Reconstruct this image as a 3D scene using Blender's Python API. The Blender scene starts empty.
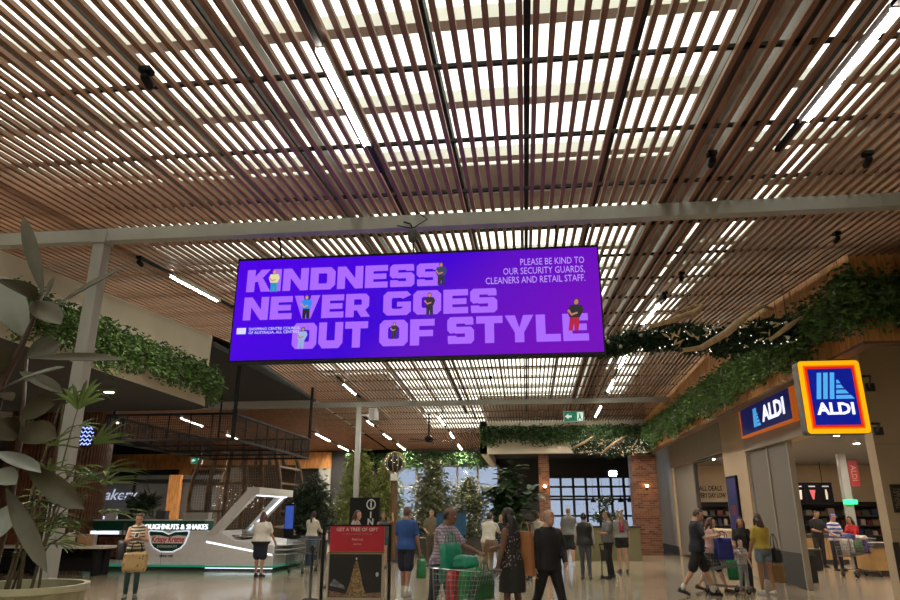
import bpy, math, random
import numpy as np
from mathutils import Vector, Matrix

S = bpy.context.scene
COL = S.collection
R = math.radians
PI = math.pi
rng = random.Random(7)
nrg = np.random.default_rng(7)

# ------------------------------------------------------------------ camera
cam_d = bpy.data.cameras.new('camera')
cam_d.sensor_width = 36.0
cam_d.lens = 27.04
cam_d.clip_start = 0.05
cam_d.clip_end = 300
cam = bpy.data.objects.new('camera', cam_d)
COL.objects.link(cam)
cam.location = (0, 0, 1.6)
cam.rotation_euler = (R(90 + 17.56), 0, R(6.2))
S.camera = cam

# ------------------------------------------------------------------ sky (even overcast)
W = bpy.data.worlds.new('overcast_sky')
S.world = W
W.use_nodes = True
bg = W.node_tree.nodes['Background']
bg.inputs[0].default_value = (0.97, 0.98, 1.0, 1)
bg.inputs[1].default_value = 6.2

S.view_settings.view_transform = 'Standard'
S.view_settings.look = 'None'
S.view_settings.gamma = 1
S.view_settings.use_curve_mapping = False
S.view_settings.exposure = 0.0
S.cycles.max_bounces = 8
S.cycles.diffuse_bounces = 4
S.cycles.transparent_max_bounces = 12
S.cycles.sample_clamp_indirect = 6.0

# ------------------------------------------------------------------ materials
MATS = {}


def mat(name, col, rough=0.6, metal=0.0, var=0.0, scale=8.0, bump=0.0, emit=0.0, ecol=None, spec=0.5, stretch=None, island=0.0, kind=None, col2=None, sub=None):
    """procedural material: base colour with noise variation, optional wear bump / pattern"""
    if name in MATS:
        return MATS[name]
    m = bpy.data.materials.new(name)
    m.use_nodes = True
    nt = m.node_tree
    N = nt.nodes
    L = nt.links
    b = N['Principled BSDF']
    b.inputs['Roughness'].default_value = rough
    b.inputs['Metallic'].default_value = metal
    b.inputs['Specular IOR Level'].default_value = spec
    c4 = (col[0], col[1], col[2], 1)
    b.inputs['Base Color'].default_value = c4
    tc = N.new('ShaderNodeTexCoord')
    mp = N.new('ShaderNodeMapping')
    L.new(tc.outputs['Object'], mp.inputs['Vector'])
    if stretch:
        mp.inputs['Scale'].default_value = stretch
    out = None
    if kind == 'check':
        w1 = N.new('ShaderNodeTexWave'); w1.bands_direction = 'X'; w1.inputs['Scale'].default_value = scale
        w2 = N.new('ShaderNodeTexWave'); w2.bands_direction = 'Z'; w2.inputs['Scale'].default_value = scale
        ad = N.new('ShaderNodeMath'); ad.operation = 'MAXIMUM'
        rp = N.new('ShaderNodeValToRGB')
        rp.color_ramp.elements[0].position = 0.72; rp.color_ramp.elements[1].position = 0.9
        rp.color_ramp.elements[0].color = c4
        rp.color_ramp.elements[1].color = (*col2, 1)
        for w in (w1, w2):
            L.new(mp.outputs[0], w.inputs['Vector'])
        L.new(w1.outputs['Fac'], ad.inputs[0]); L.new(w2.outputs['Fac'], ad.inputs[1])
        L.new(ad.outputs[0], rp.inputs[0]); out = rp.outputs[0]
    elif kind == 'dots':
        v = N.new('ShaderNodeTexVoronoi'); v.inputs['Scale'].default_value = scale
        rp = N.new('ShaderNodeValToRGB')
        rp.color_ramp.elements[0].position = 0.22; rp.color_ramp.elements[1].position = 0.32
        rp.color_ramp.elements[0].color = (*col2, 1)
        rp.color_ramp.elements[1].color = c4
        L.new(mp.outputs[0], v.inputs['Vector']); L.new(v.outputs['Distance'], rp.inputs[0]); out = rp.outputs[0]
    elif kind == 'stripe':
        w1 = N.new('ShaderNodeTexWave'); w1.bands_direction = 'Z'; w1.inputs['Scale'].default_value = scale
        w1.inputs['Distortion'].default_value = 3.0
        rp = N.new('ShaderNodeValToRGB')
        rp.color_ramp.elements[0].position = 0.45; rp.color_ramp.elements[1].position = 0.55
        rp.color_ramp.elements[0].color = c4
        rp.color_ramp.elements[1].color = (*col2, 1)
        L.new(mp.outputs[0], w1.inputs['Vector']); L.new(w1.outputs['Fac'], rp.inputs[0]); out = rp.outputs[0]
    elif var > 0 or island > 0:
        rp = N.new('ShaderNodeValToRGB')
        lo = [max(0, c * (1 - max(var, island))) for c in col]
        hi = [min(1, c * (1 + max(var, island))) for c in col]
        if col2:
            hi = col2
        rp.color_ramp.elements[0].color = (*lo, 1)
        rp.color_ramp.elements[1].color = (*hi, 1)
        if island > 0:
            g = N.new('ShaderNodeNewGeometry')
            L.new(g.outputs['Random Per Island'], rp.inputs[0])
        else:
            nz = N.new('ShaderNodeTexNoise'); nz.inputs['Scale'].default_value = scale; nz.inputs['Detail'].default_value = 4
            L.new(mp.outputs[0], nz.inputs['Vector']); L.new(nz.outputs[0], rp.inputs[0])
            rp.color_ramp.elements[0].position = 0.3; rp.color_ramp.elements[1].position = 0.7
        out = rp.outputs[0]
    if out is not None:
        L.new(out, b.inputs['Base Color'])
    if bump > 0:
        nz2 = N.new('ShaderNodeTexNoise'); nz2.inputs['Scale'].default_value = scale * 4
        bp = N.new('ShaderNodeBump'); bp.inputs['Strength'].default_value = bump; bp.inputs['Distance'].default_value = 0.01
        L.new(mp.outputs[0], nz2.inputs['Vector']); L.new(nz2.outputs[0], bp.inputs['Height']); L.new(bp.outputs[0], b.inputs['Normal'])
    if emit > 0:
        e = ecol or col
        b.inputs['Emission Color'].default_value = (e[0], e[1], e[2], 1)
        b.inputs['Emission Strength'].default_value = emit
    if sub:
        b.inputs['Subsurface Weight'].default_value = sub
    MATS[name] = m
    return m


def nodes_mat(name):
    m = bpy.data.materials.new(name); m.use_nodes = True
    MATS[name] = m
    return m, m.node_tree.nodes, m.node_tree.links


# ------------------------------------------------------------------ mesh builder
class MB:
    def __init__(s):
        s.v = []; s.f = []; s.m = []

    def add(s, vs, fs, mi=0):
        o = len(s.v)
        s.v.extend([tuple(p) for p in vs])
        for f in fs:
            s.f.append(tuple(i + o for i in f)); s.m.append(mi)
        return s

    def box(s, x0, y0, z0, x1, y1, z1, mi=0):
        if x0 > x1: x0, x1 = x1, x0
        if y0 > y1: y0, y1 = y1, y0
        if z0 > z1: z0, z1 = z1, z0
        vs = [(x0, y0, z0), (x1, y0, z0), (x1, y1, z0), (x0, y1, z0), (x0, y0, z1), (x1, y0, z1), (x1, y1, z1), (x0, y1, z1)]
        return s.add(vs, [(0, 3, 2, 1), (4, 5, 6, 7), (0, 1, 5, 4), (1, 2, 6, 5), (2, 3, 7, 6), (3, 0, 4, 7)], mi)

    def bar(s, p, q, w, h, up=(0, 0, 1), mi=0):
        p = Vector(p); q = Vector(q); d = (q - p)
        d.normalize(); up = Vector(up)
        if abs(d.dot(up)) > 0.98: up = Vector((0, 1, 0))
        a = d.cross(up).normalized(); b = a.cross(d).normalized()
        vs = []
        for c in (p, q):
            for i, j in ((-1, -1), (1, -1), (1, 1), (-1, 1)):
                vs.append(c + a * (i * w / 2) + b * (j * h / 2))
        return s.add(vs, [(3, 2, 1, 0), (4, 5, 6, 7), (0, 1, 5, 4), (1, 2, 6, 5), (2, 3, 7, 6), (3, 0, 4, 7)], mi)

    def tube(s, pts, rad, n=8, mi=0, up=None):
        """tube along points; rad: number, list, or list of (ra, rb). closed ends"""
        P = [Vector(p) for p in pts]; k = len(P)
        if not isinstance(rad, (list, tuple)): rad = [rad] * k
        ref = Vector(up) if up else None
        vs = []; fs = []
        a = None
        for i in range(k):
            d = (P[min(i + 1, k - 1)] - P[max(i - 1, 0)]).normalized()
            if ref is not None:
                a = (ref - d * ref.dot(d)).normalized()
            elif a is None:
                t = Vector((0, 0, 1)) if abs(d.z) < 0.9 else Vector((1, 0, 0))
                a = (t - d * t.dot(d)).normalized()
            else:
                a = (a - d * a.dot(d)).normalized()
            b = d.cross(a)
            r = rad[i]
            ra, rb = r if isinstance(r, (tuple, list)) else (r, r)
            for j in range(n):
                t = 2 * PI * j / n
                vs.append(P[i] + a * (math.cos(t) * ra) + b * (math.sin(t) * rb))
        for i in range(k - 1):
            for j in range(n):
                j2 = (j + 1) % n
                fs.append((i * n + j, i * n + j2, (i + 1) * n + j2, (i + 1) * n + j))
        fs.append(tuple(range(n))[::-1]); fs.append(tuple((k - 1) * n + j for j in range(n)))
        return s.add(vs, fs, mi)

    def cap(s, p, q, r0, r1, n=10, mi=0):
        """capsule with rounded ends"""
        P = Vector(p); Q = Vector(q); d = (Q - P).normalized()
        pts = [P - d * r0 * 0.97, P - d * r0 * 0.7, P, Q, Q + d * r1 * 0.7, Q + d * r1 * 0.97]
        return s.tube(pts, [r0 * 0.2, r0 * 0.72, r0, r1, r1 * 0.72, r1 * 0.2], n, mi)

    def limb(s, pts, rad, n=10, mi=0):
        """smooth limb through points with rounded ends"""
        P = [Vector(p) for p in pts]
        d0 = (P[1] - P[0]).normalized(); d1 = (P[-1] - P[-2]).normalized()
        pp = [P[0] - d0 * rad[0] * 0.9, P[0] - d0 * rad[0] * 0.6] + P + [P[-1] + d1 * rad[-1] * 0.6, P[-1] + d1 * rad[-1] * 0.9]
        rr = [rad[0] * 0.25, rad[0] * 0.75] + list(rad) + [rad[-1] * 0.75, rad[-1] * 0.25]
        return s.tube(pp, rr, n, mi)

    def sphere(s, c, r, n=10, k=6, mi=0, rot=None):
        if not isinstance(r, (tuple, list)): r = (r, r, r)
        vs = []; fs = []
        M = rot or Matrix.Identity(3)
        c = Vector(c)
        for i in range(1, k):
            ph = PI * i / k
            for j in range(n):
                t = 2 * PI * j / n
                vs.append(c + M @ Vector((r[0] * math.sin(ph) * math.cos(t), r[1] * math.sin(ph) * math.sin(t), r[2] * math.cos(ph))))
        top = len(vs); vs.append(c + M @ Vector((0, 0, r[2]))); bot = len(vs); vs.append(c - M @ Vector((0, 0, r[2])))
        for i in range(k - 2):
            for j in range(n):
                j2 = (j + 1) % n
                fs.append((i * n + j, (i + 1) * n + j, (i + 1) * n + j2, i * n + j2))
        for j in range(n):
            j2 = (j + 1) % n
            fs.append((top, j, j2)); fs.append((bot, (k - 2) * n + j2, (k - 2) * n + j))
        return s.add(vs, fs, mi)

    def lathe(s, prof, c=(0, 0, 0), n=24, mi=0, closed=False):
        vs = []; fs = []
        for r, z in prof:
            for j in range(n):
                t = 2 * PI * j / n
                vs.append((c[0] + r * math.cos(t), c[1] + r * math.sin(t), c[2] + z))
        k = len(prof)
        for i in range(k - 1):
            for j in range(n):
                j2 = (j + 1) % n
                fs.append((i * n + j, i * n + j2, (i + 1) * n + j2, (i + 1) * n + j))
        fs.append(tuple(range(n))[::-1]); fs.append(tuple((k - 1) * n + j for j in range(n)))
        return s.add(vs, fs, mi)

    def prism(s, poly, o, ux, uy, depth, mi=0):
        """polygon in the plane (ux, uy) at o, extruded by depth along ux x uy"""
        o = Vector(o); ux = Vector(ux); uy = Vector(uy); nn = ux.cross(uy).normalized() * depth
        k = len(poly)
        vs = [o + ux * x + uy * y for x, y in poly] + [o + ux * x + uy * y + nn for x, y in poly]
        fs = [tuple(range(k))[::-1], tuple(range(k, 2 * k))]
        for i in range(k):
            j = (i + 1) % k
            fs.append((i, j, k + j, k + i))
        return s.add(vs, fs, mi)

    def mesh(s, name='mesh'):
        me = bpy.data.meshes.new(name)
        me.from_pydata([tuple(p) for p in s.v], [], s.f)
        if any(s.m):
            me.polygons.foreach_set('material_index', s.m)
        me.update()
        return me

    def build(s, name, mats, parent=None, smooth=False, local=False):
        me = s.mesh(name)
        return mkobj(name, me, mats, parent, smooth, local)


def mkobj(name, me, mats, parent=None, smooth=False, local=False):
    if not isinstance(mats, (list, tuple)): mats = [mats]
    for m in mats: me.materials.append(m)
    if smooth:
        me.polygons.foreach_set('use_smooth', [True] * len(me.polygons))
    o = bpy.data.objects.new(name, me)
    COL.objects.link(o)
    if parent is not None:
        o.parent = parent
        if not local:
            q = parent; t = Vector((0, 0, 0))
            while q is not None:
                t += q.location; q = q.parent
            o.location = -t
    return o


def tag(o, label=None, cat=None, group=None, kind=None):
    if label: o['label'] = label
    if cat: o['category'] = cat
    if group: o['group'] = group
    if kind: o['kind'] = kind
    return o


def empty(name, loc=(0, 0, 0), label=None, cat=None, group=None, rz=0):
    o = bpy.data.objects.new(name, None)
    o.empty_display_size = 0.1
    COL.objects.link(o)
    o.location = loc
    o.rotation_euler = (0, 0, rz)
    return tag(o, label, cat, group)


def share(name, me, parent, loc, rot=(0, 0, 0), sc=(1, 1, 1), local=True):
    """another object on existing mesh data"""
    o = bpy.data.objects.new(name, me)
    COL.objects.link(o)
    o.parent = parent
    o.location = loc; o.rotation_euler = rot; o.scale = sc
    return o


def eval_mesh(ob):
    dg = bpy.context.evaluated_depsgraph_get()
    return bpy.data.meshes.new_from_object(ob.evaluated_get(dg))


def text_mesh(txt, size, extrude=0.004, align='CENTER', bold=0.0, spacing=1.0, shear=0.0):
    c = bpy.data.curves.new('lettering', 'FONT')
    c.body = txt; c.size = size; c.extrude = extrude; c.align_x = align; c.align_y = 'CENTER'
    c.offset = bold; c.space_character = spacing; c.shear = shear; c.resolution_u = 2
    o = bpy.data.objects.new('lettering', c); COL.objects.link(o)
    me = eval_mesh(o)
    bpy.data.objects.remove(o); bpy.data.curves.remove(c)
    return me


def text(name, txt, size, loc, rot, m, parent=None, extrude=0.004, align='CENTER', bold=0.0, spacing=1.0, shear=0.0, width=None):
    me = text_mesh(txt, size, extrude, align, bold, spacing, shear)
    o = mkobj(name, me, m, None)
    if parent is not None:
        o.parent = parent
        q = parent; t = Vector((0, 0, 0))
        while q is not None:
            t += q.location; q = q.parent
        loc = Vector(loc) - t
    o.location = loc; o.rotation_euler = rot
    if width:
        xs = [v.co.x for v in me.vertices]
        w0 = max(xs) - min(xs)
        if w0 > 0: o.scale = (width / w0, 1, 1)
    return o


def remesh(mb, voxel, it=4, fac=0.5):
    me = mb.mesh('tmp')
    ob = bpy.data.objects.new('tmp', me); COL.objects.link(ob)
    md = ob.modifiers.new('r', 'REMESH'); md.mode = 'VOXEL'; md.voxel_size = voxel
    sm = ob.modifiers.new('s', 'SMOOTH'); sm.iterations = it; sm.factor = fac
    m2 = eval_mesh(ob)
    bpy.data.objects.remove(ob); bpy.data.meshes.remove(me)
    return m2


def leaf_cloud(name, pos, size, mats, parent, droop=0.5, tilt=0.9, aspect=0.45, out=None, seed=1, stuff=True):
    """many small folded leaves (four-point kites) in one mesh"""
    g = np.random.default_rng(seed)
    pos = np.asarray(pos, float); n = len(pos)
    d = g.normal(size=(n, 3)); d[:, 2] = d[:, 2] * 0.6 - droop
    if out is not None: d += np.asarray(out) * 0.8
    d /= np.linalg.norm(d, axis=1)[:, None]
    r = g.normal(size=(n, 3)); r -= (r * d).sum(1)[:, None] * d
    r /= np.linalg.norm(r, axis=1)[:, None]
    up = np.cross(d, r)
    sz = size * g.uniform(0.65, 1.35, n)[:, None]
    base = pos; tip = pos + d * sz
    mid = pos + d * sz * 0.45
    l = mid + r * sz * aspect * 0.5 + up * sz * 0.10
    rr = mid - r * sz * aspect * 0.5 + up * sz * 0.10
    V = np.stack([base, l, tip, rr], 1).reshape(-1, 3)
    F = np.arange(n * 4).reshape(n, 4)
    T = np.concatenate([F[:, [0, 1, 2]], F[:, [0, 2, 3]]])
    me = bpy.data.meshes.new(name)
    me.from_pydata(V.tolist(), [], T.tolist()); me.update()
    o = mkobj(name, me, mats, parent)
    if stuff: o['kind'] = 'stuff'
    return o

# ================================================================== shared materials
M_slat = mat('slat_timber', (0.25, 0.115, 0.06), 0.55, var=0.35, scale=3, stretch=(6, 0.5, 6))
M_board = mat('cedar_board', (0.60, 0.28, 0.09), 0.5, var=0.35, scale=4, stretch=(5, 5, 0.6))
M_black = mat('black_steel', (0.010, 0.010, 0.011), 0.65, spec=0.2)
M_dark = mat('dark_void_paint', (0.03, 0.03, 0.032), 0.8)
M_steel = mat('grey_painted_steel', (0.36, 0.36, 0.34), 0.45, var=0.08, scale=2)
M_roof = mat('roof_deck_grey', (0.62, 0.62, 0.60), 0.7, var=0.1, scale=1)
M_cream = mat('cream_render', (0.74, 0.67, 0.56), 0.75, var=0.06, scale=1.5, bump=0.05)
M_beige = mat('beige_stone', (0.56, 0.43, 0.28), 0.6, var=0.07, scale=1.2, bump=0.04)
M_taupe = mat('taupe_panel', (0.36, 0.32, 0.26), 0.6, var=0.06, scale=1.0)
M_mdark = mat('charcoal_frame', (0.05, 0.048, 0.045), 0.7)
M_white = mat('white_paint', (0.75, 0.75, 0.74), 0.5)
M_light = mat('tube_diffuser', (1, 1, 1), 0.5, emit=270.0, ecol=(1, 0.90, 0.77))
M_terra = mat('terracotta', (0.42, 0.17, 0.07), 0.7, var=0.15, scale=6)
M_soil = mat('potting_soil', (0.03, 0.02, 0.013), 0.95, var=0.4, scale=30)
M_vine = mat('ivy_leaf', (0.075, 0.15, 0.032), 0.45, island=0.65)
M_vine2 = mat('fern_leaf', (0.045, 0.10, 0.03), 0.5, island=0.6)
M_chrome = mat('chrome_wire', (0.26, 0.27, 0.28), 0.35, metal=1.0)
M_rubber = mat('black_rubber', (0.015, 0.015, 0.015), 0.7)

# polished floor tile: tone differs tile by tile
m, N, L = nodes_mat('polished_tile')
b = N['Principled BSDF']
oi = N.new('ShaderNodeObjectInfo'); tc = N.new('ShaderNodeTexCoord')
nz = N.new('ShaderNodeTexNoise'); nz.inputs['Scale'].default_value = 1.7; nz.inputs['Detail'].default_value = 5
L.new(tc.outputs['Object'], nz.inputs['Vector'])
mx = N.new('ShaderNodeMath'); mx.operation = 'MULTIPLY_ADD'; mx.inputs[1].default_value = 0.5
L.new(oi.outputs['Random'], mx.inputs[0]); L.new(nz.outputs[0], mx.inputs[2])
rp = N.new('ShaderNodeValToRGB')
rp.color_ramp.elements[0].position = 0.3; rp.color_ramp.elements[0].color = (0.24, 0.195, 0.135, 1)
rp.color_ramp.elements[1].position = 1.0; rp.color_ramp.elements[1].color = (0.37, 0.315, 0.235, 1)
L.new(mx.outputs[0], rp.inputs[0]); L.new(rp.outputs[0], b.inputs['Base Color'])
b.inputs['Roughness'].default_value = 0.13
b.inputs['Specular IOR Level'].default_value = 0.5
M_tile = m

# floor beyond the counted tiles: same stone, joints from the brick pattern
m, N, L = nodes_mat('stone_floor_field')
b = N['Principled BSDF']
tc = N.new('ShaderNodeTexCoord'); br = N.new('ShaderNodeTexBrick')
br.offset = 0.0; br.inputs['Scale'].default_value = 1.0
br.inputs['Brick Width'].default_value = 0.9; br.inputs['Row Height'].default_value = 0.9; br.inputs['Mortar Size'].default_value = 0.004
br.inputs['Color1'].default_value = (0.27, 0.22, 0.155, 1); br.inputs['Color2'].default_value = (0.345, 0.29, 0.215, 1)
br.inputs['Mortar'].default_value = (0.12, 0.10, 0.08, 1)
L.new(tc.outputs['Object'], br.inputs['Vector']); L.new(br.outputs[0], b.inputs['Base Color'])
b.inputs['Roughness'].default_value = 0.18
M_floor = m

# translucent roof sheeting: ribbed, lets the overcast sky through
m, N, L = nodes_mat('translucent_roof_sheet')
N.remove(N['Principled BSDF'])
o_ = N['Material Output']
tr = N.new('ShaderNodeBsdfTransparent'); tl = N.new('ShaderNodeBsdfTranslucent'); mxs = N.new('ShaderNodeMixShader')
tc = N.new('ShaderNodeTexCoord'); wv = N.new('ShaderNodeTexWave'); wv.bands_direction = 'X'; wv.inputs['Scale'].default_value = 1.6
wv.inputs['Distortion'].default_value = 0.4
rp = N.new('ShaderNodeValToRGB')
rp.color_ramp.elements[0].color = (0.60, 0.60, 0.53, 1); rp.color_ramp.elements[1].color = (0.70, 0.70, 0.63, 1)
L.new(tc.outputs['Object'], wv.inputs['Vector']); L.new(wv.outputs['Fac'], rp.inputs[0])
L.new(rp.outputs[0], tr.inputs[0]); L.new(rp.outputs[0], tl.inputs[0])
mxs.inputs[0].default_value = 0.25
L.new(tr.outputs[0], mxs.inputs[1]); L.new(tl.outputs[0], mxs.inputs[2]); L.new(mxs.outputs[0], o_.inputs['Surface'])
M_sheet = m


def glass_mat(name, tint, gloss=0.08):
    m, N, L = nodes_mat(name)
    N.remove(N['Principled BSDF'])
    o_ = N['Material Output']
    tr = N.new('ShaderNodeBsdfTransparent'); tr.inputs[0].default_value = (*tint, 1)
    gl = N.new('ShaderNodeBsdfGlossy'); gl.inputs['Roughness'].default_value = 0.03
    lw = N.new('ShaderNodeLayerWeight'); lw.inputs[0].default_value = 0.25
    ml = N.new('ShaderNodeMath'); ml.operation = 'MULTIPLY_ADD'; ml.inputs[1].default_value = 0.5; ml.inputs[2].default_value = gloss
    L.new(lw.outputs['Fresnel'], ml.inputs[0])
    mx = N.new('ShaderNodeMixShader')
    L.new(ml.outputs[0], mx.inputs[0]); L.new(tr.outputs[0], mx.inputs[1]); L.new(gl.outputs[0], mx.inputs[2]); L.new(mx.outputs[0], o_.inputs['Surface'])
    return m


M_glass = glass_mat('blue_tinted_glazing', (0.265, 0.292, 0.335))
M_clear = glass_mat('clear_glass', (0.9, 0.93, 0.92))


def struct(name, mb, m, parent=None, **k):
    o = mb.build(name, m, parent, **k)
    if parent is None: o['kind'] = 'structure'
    return o


# ================================================================== floor
fl = struct('floor', MB().box(-27, -14, -0.25, 18, 46, -0.004), M_floor)
tile_me = MB().box(-0.4485, -0.4485, -0.02, 0.4485, 0.4485, 0).mesh('tile')
tile_me.materials.append(M_tile)
for i in range(16):
    for j in range(18):
        share('tile', tile_me, fl, (-8.2 + i * 0.9, 13.6 + j * 0.9, 0.0005 * rng.random()))

# ================================================================== slatted ceiling and roof
RIDGE = 16.85
zn = lambda y: 4.687 + 0.07 * y          # underside of the battens, rising to the ridge
zf = lambda y: 6.563 - 0.041 * y         # and falling beyond it
zs = lambda y: zn(y) if y < RIDGE else zf(y)
PITCH = 0.12
ceil = bpy.data.objects.new('ceiling', None); COL.objects.link(ceil); ceil['kind'] = 'structure'
ceil['label'] = 'brown timber batten ceiling under translucent roof sheets'


def slat_mesh(y0, y1):
    b_ = MB()
    w = 0.0225; hh = 0.042
    vs = []
    for y in (y0, y1):
        for x, z in ((-w, 0), (w, 0), (w, hh), (-w, hh)):
            vs.append((x, y, zs(y - 1e-4 if y == y1 else y + 1e-4) + z))
    b_.add(vs, [(0, 1, 2, 3), (7, 6, 5, 4), (0, 4, 5, 1), (1, 5, 6, 2), (2, 6, 7, 3), (3, 7, 4, 0)])
    me = b_.mesh('slat'); me.materials.append(M_slat)
    return me


sm_near = slat_mesh(-5, RIDGE)
sm_short = slat_mesh(-5, 10.42)
sm_far_a = slat_mesh(RIDGE, 29.38)
sm_far_b = slat_mesh(RIDGE, 38.2)
sm_far_c = slat_mesh(24.5, 38.0)
x = -7.5
while x < 5.08:
    share('slat', sm_near, ceil, (x, 0, 0))
    share('slat', sm_far_b if x < -1.95 else sm_far_a, ceil, (x, 0, 0))
    x += PITCH
for k in range(32):
    share('slat', sm_short, ceil, (x, 0, 0)); x += PITCH
x = -7.5 - PITCH * 2
lz_ = MB()
while x > -20:
    lz_.add([(v.co.x + x, v.co.y, v.co.z) for v in sm_far_c.vertices], [tuple(p.vertices) for p in sm_far_c.polygons]); x -= PITCH
q = lz_.build('slat', M_slat, ceil); q['kind'] = 'stuff'

# black rails that carry the battens
for yr in [7.24 - 1.3 * k for k in range(8)] + [8.66 + 1.42 * k for k in range(21)]:
    x0, x1 = (-7.5, 8.95) if yr < 10.4 else ((-7.5, 5.08) if yr < 24.4 else (-20, 5.08 if yr < 29.3 else -1.95))
    z = zs(yr) + 0.042
    MB().box(x0, yr - 0.018, z, x1, yr + 0.018, z + 0.035).build('rail', M_black, ceil)

# roof deck: opaque bays, translucent bays, purlins and rafters
RZ = 1.0
XB = [-27, -7.4, -5.0, -1.9, 2.2, 2.75, 3.4, 3.75, 4.15, 5.2, 18.3]
YB = [-14.2, -2.4, 8.5, 10.2, RIDGE, 24.4, 29.0, 37.0, 39]


def is_sheet(xa, ya):
    if ya < -2.5: return -7.5 < xa < 2.1
    if ya < 8.4: return (-7.5 < xa < 2.1) or (2.7 < xa < 4.0)
    if ya < 10.1: return 3.7 < xa < 4.1
    if ya < 16.8: return (-7.5 < xa < 2.1) or (2.7 < xa < 3.0) or (3.7 < xa < 4.1)  # outermost left bay: unseen sheets added to brighten the cream bulkhead
    if ya < 24.3: return (-7.5 < xa < 2.1) or (2.7 < xa < 4.1)
    if ya < 28.9: return (-5.1 < xa < 2.1) or (3.3 < xa < 4.1)
    if ya < 36.9: return -5.1 < xa < -2.0
    return False


deck = MB()


def slab(mb, xa, xb, ya, yb, z0, z1):
    e = 1e-4
    vs = []
    for zz in (z0, z1):
        for x_, y_, ys in ((xa, ya, ya + e), (xb, ya, ya + e), (xb, yb, yb - e), (xa, yb, yb - e)):
            vs.append((x_, y_, zs(ys) + zz))
    mb.add(vs, [(0, 3, 2, 1), (4, 5, 6, 7), (0, 1, 5, 4), (1, 2, 6, 5), (2, 3, 7, 6), (3, 0, 4, 7)])


sheets = []
for a in range(len(XB) - 1):
    for c in range(len(YB) - 1):
        xa, xb, ya, yb = XB[a], XB[a + 1], YB[c], YB[c + 1]
        if is_sheet(xa + 0.01, ya + 0.01):
            sheets.append((xa, xb, ya, yb))
        else:
            slab(deck, xa, xb, ya, yb, RZ, RZ + 0.12)
deck.build('roof_deck', M_roof, ceil)
for xa, xb, ya, yb in sheets:
    nx = max(1, round((xb - xa) / 0.9)); ny = max(1, round((yb - ya) / 1.42)) if ya > -3 else 1
    if ya < -3: nx = 1
    for i in range(nx):
        for j in range(ny):
            b_ = MB()
            slab(b_, xa + (xb - xa) * i / nx, xa + (xb - xa) * (i + 1) / nx, ya + (yb - ya) * j / ny, ya + (yb - ya) * (j + 1) / ny, RZ + 0.02, RZ + 0.025)
            b_.build('roof_sheet', M_sheet, ceil)
yp = -0.55
while yp < 36:
    z = zs(yp) + RZ
    w = 0.07 if yp < 8 else 0.09
    MB().box(-7.5, yp - w, z - (0.17 if yp < 9 else 0.11), 5.1 if yp < 29 else -1.95, yp + w, z - 0.02).build('purlin', M_roof, ceil)
    yp += 1.42
for xr in (-4.35, -3.45, -2.45, -1.62, -0.7, 0.13, 1.06, 2.9):
    for y0, y1 in ((-5, RIDGE), (RIDGE, 29.3)):
        MB().bar((xr, y0, zs(y0 + 1e-3) + 0.45), (xr, y1, zs(y1 - 1e-3) + 0.45), 0.055, 0.12).build('rafter', M_black, ceil)
M_dtim = mat('dark_channel', (0.05, 0.035, 0.03), 0.5)
for xr, w in ((1.80, 0.13), (2.22, 0.17), (-2.045, 0.06), (-5.68, 0.06)):
    for y0, y1 in ((-5, RIDGE), (RIDGE, 29.3)):
        MB().bar((xr, y0, zs(y0 + 1e-3) + 0.15), (xr, y1, zs(y1 - 1e-3) + 0.15), w, 0.13).build('channel_beam', M_dtim, ceil)
for xr in (2.23, 2.72):
    for y0, y1 in ((-5, RIDGE), (RIDGE, 29.3)):
        MB().bar((xr, y0, zs(y0 + 1e-3) + 0.8), (xr, y1, zs(y1 - 1e-3) + 0.8), 0.06, 0.36).build('gutter_beam', M_steel, ceil)

# ================================================================== walls
# --- right: shopfront wall with two openings, end face towards the camera
wr = MB()
wr.box(6.05, 19.85, 0, 6.4, 22.1, 4.6)               # pillar between the openings
wr.box(6.05, 29.75, 0, 6.4, 34, 4.6)                 # beyond the far opening
wr.box(6.05, 13.0, 3.24, 6.4, 19.85, 4.6)            # over the near opening
wr.box(6.05, 22.1, 3.42, 6.4, 29.75, 4.6)
wr.box(6.05, 12.7, 0, 18, 13.0, 4.6)                 # end face
o = struct('wall_right', wr, M_beige)
tp = MB()
tp.box(6.035, 22.1, 3.42, 6.05, 29.75, 4.5); tp.box(6.035, 15.0, 3.24, 6.05, 19.85, 4.5); tp.box(6.035, 29.75, 0.35, 6.05, 33.9, 4.5)
tp.build('panel', M_taupe, o)
MB().box(6.03, 29.75, 0, 6.05, 33.9, 0.35).build('skirting', M_mdark, o)
for z in (1.35, 2.75):                                # joints cut in the end face
    MB().box(6.06, 12.69, z, 17, 12.7, z + 0.012).build('joint', M_taupe, o)
g = MB(); g.box(6.04, 12.68, 0, 6.14, 12.7, 1.15)
g.build('corner_guard', M_mdark, o)
M_door = mat('door_leaf_grey', (0.20, 0.18, 0.15), 0.55)
# door leaves standing in the openings
d1 = struct('door_1', MB().box(6.12, 16.9, 0.75, 6.18, 19.8, 3.22), M_door)
MB().box(6.11, 16.9, 0.02, 6.19, 19.8, 0.75).build('kick_panel', M_mdark, d1)
for y in (16.88, 18.3, 19.8):
    MB().box(6.09, y - 0.04, 0, 6.21, y + 0.04, 3.24).build('frame', M_taupe, d1)
d2 = struct('door_2', MB().box(6.12, 26.2, 0.1, 6.18, 29.7, 3.4), M_door)
MB().box(6.09, 26.1, 0, 6.21, 26.25, 3.42).build('frame', M_mdark, d2)
MB().box(6.09, 22.1, 3.36, 6.3, 26.1, 3.42).build('frame', M_mdark, d2)
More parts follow.
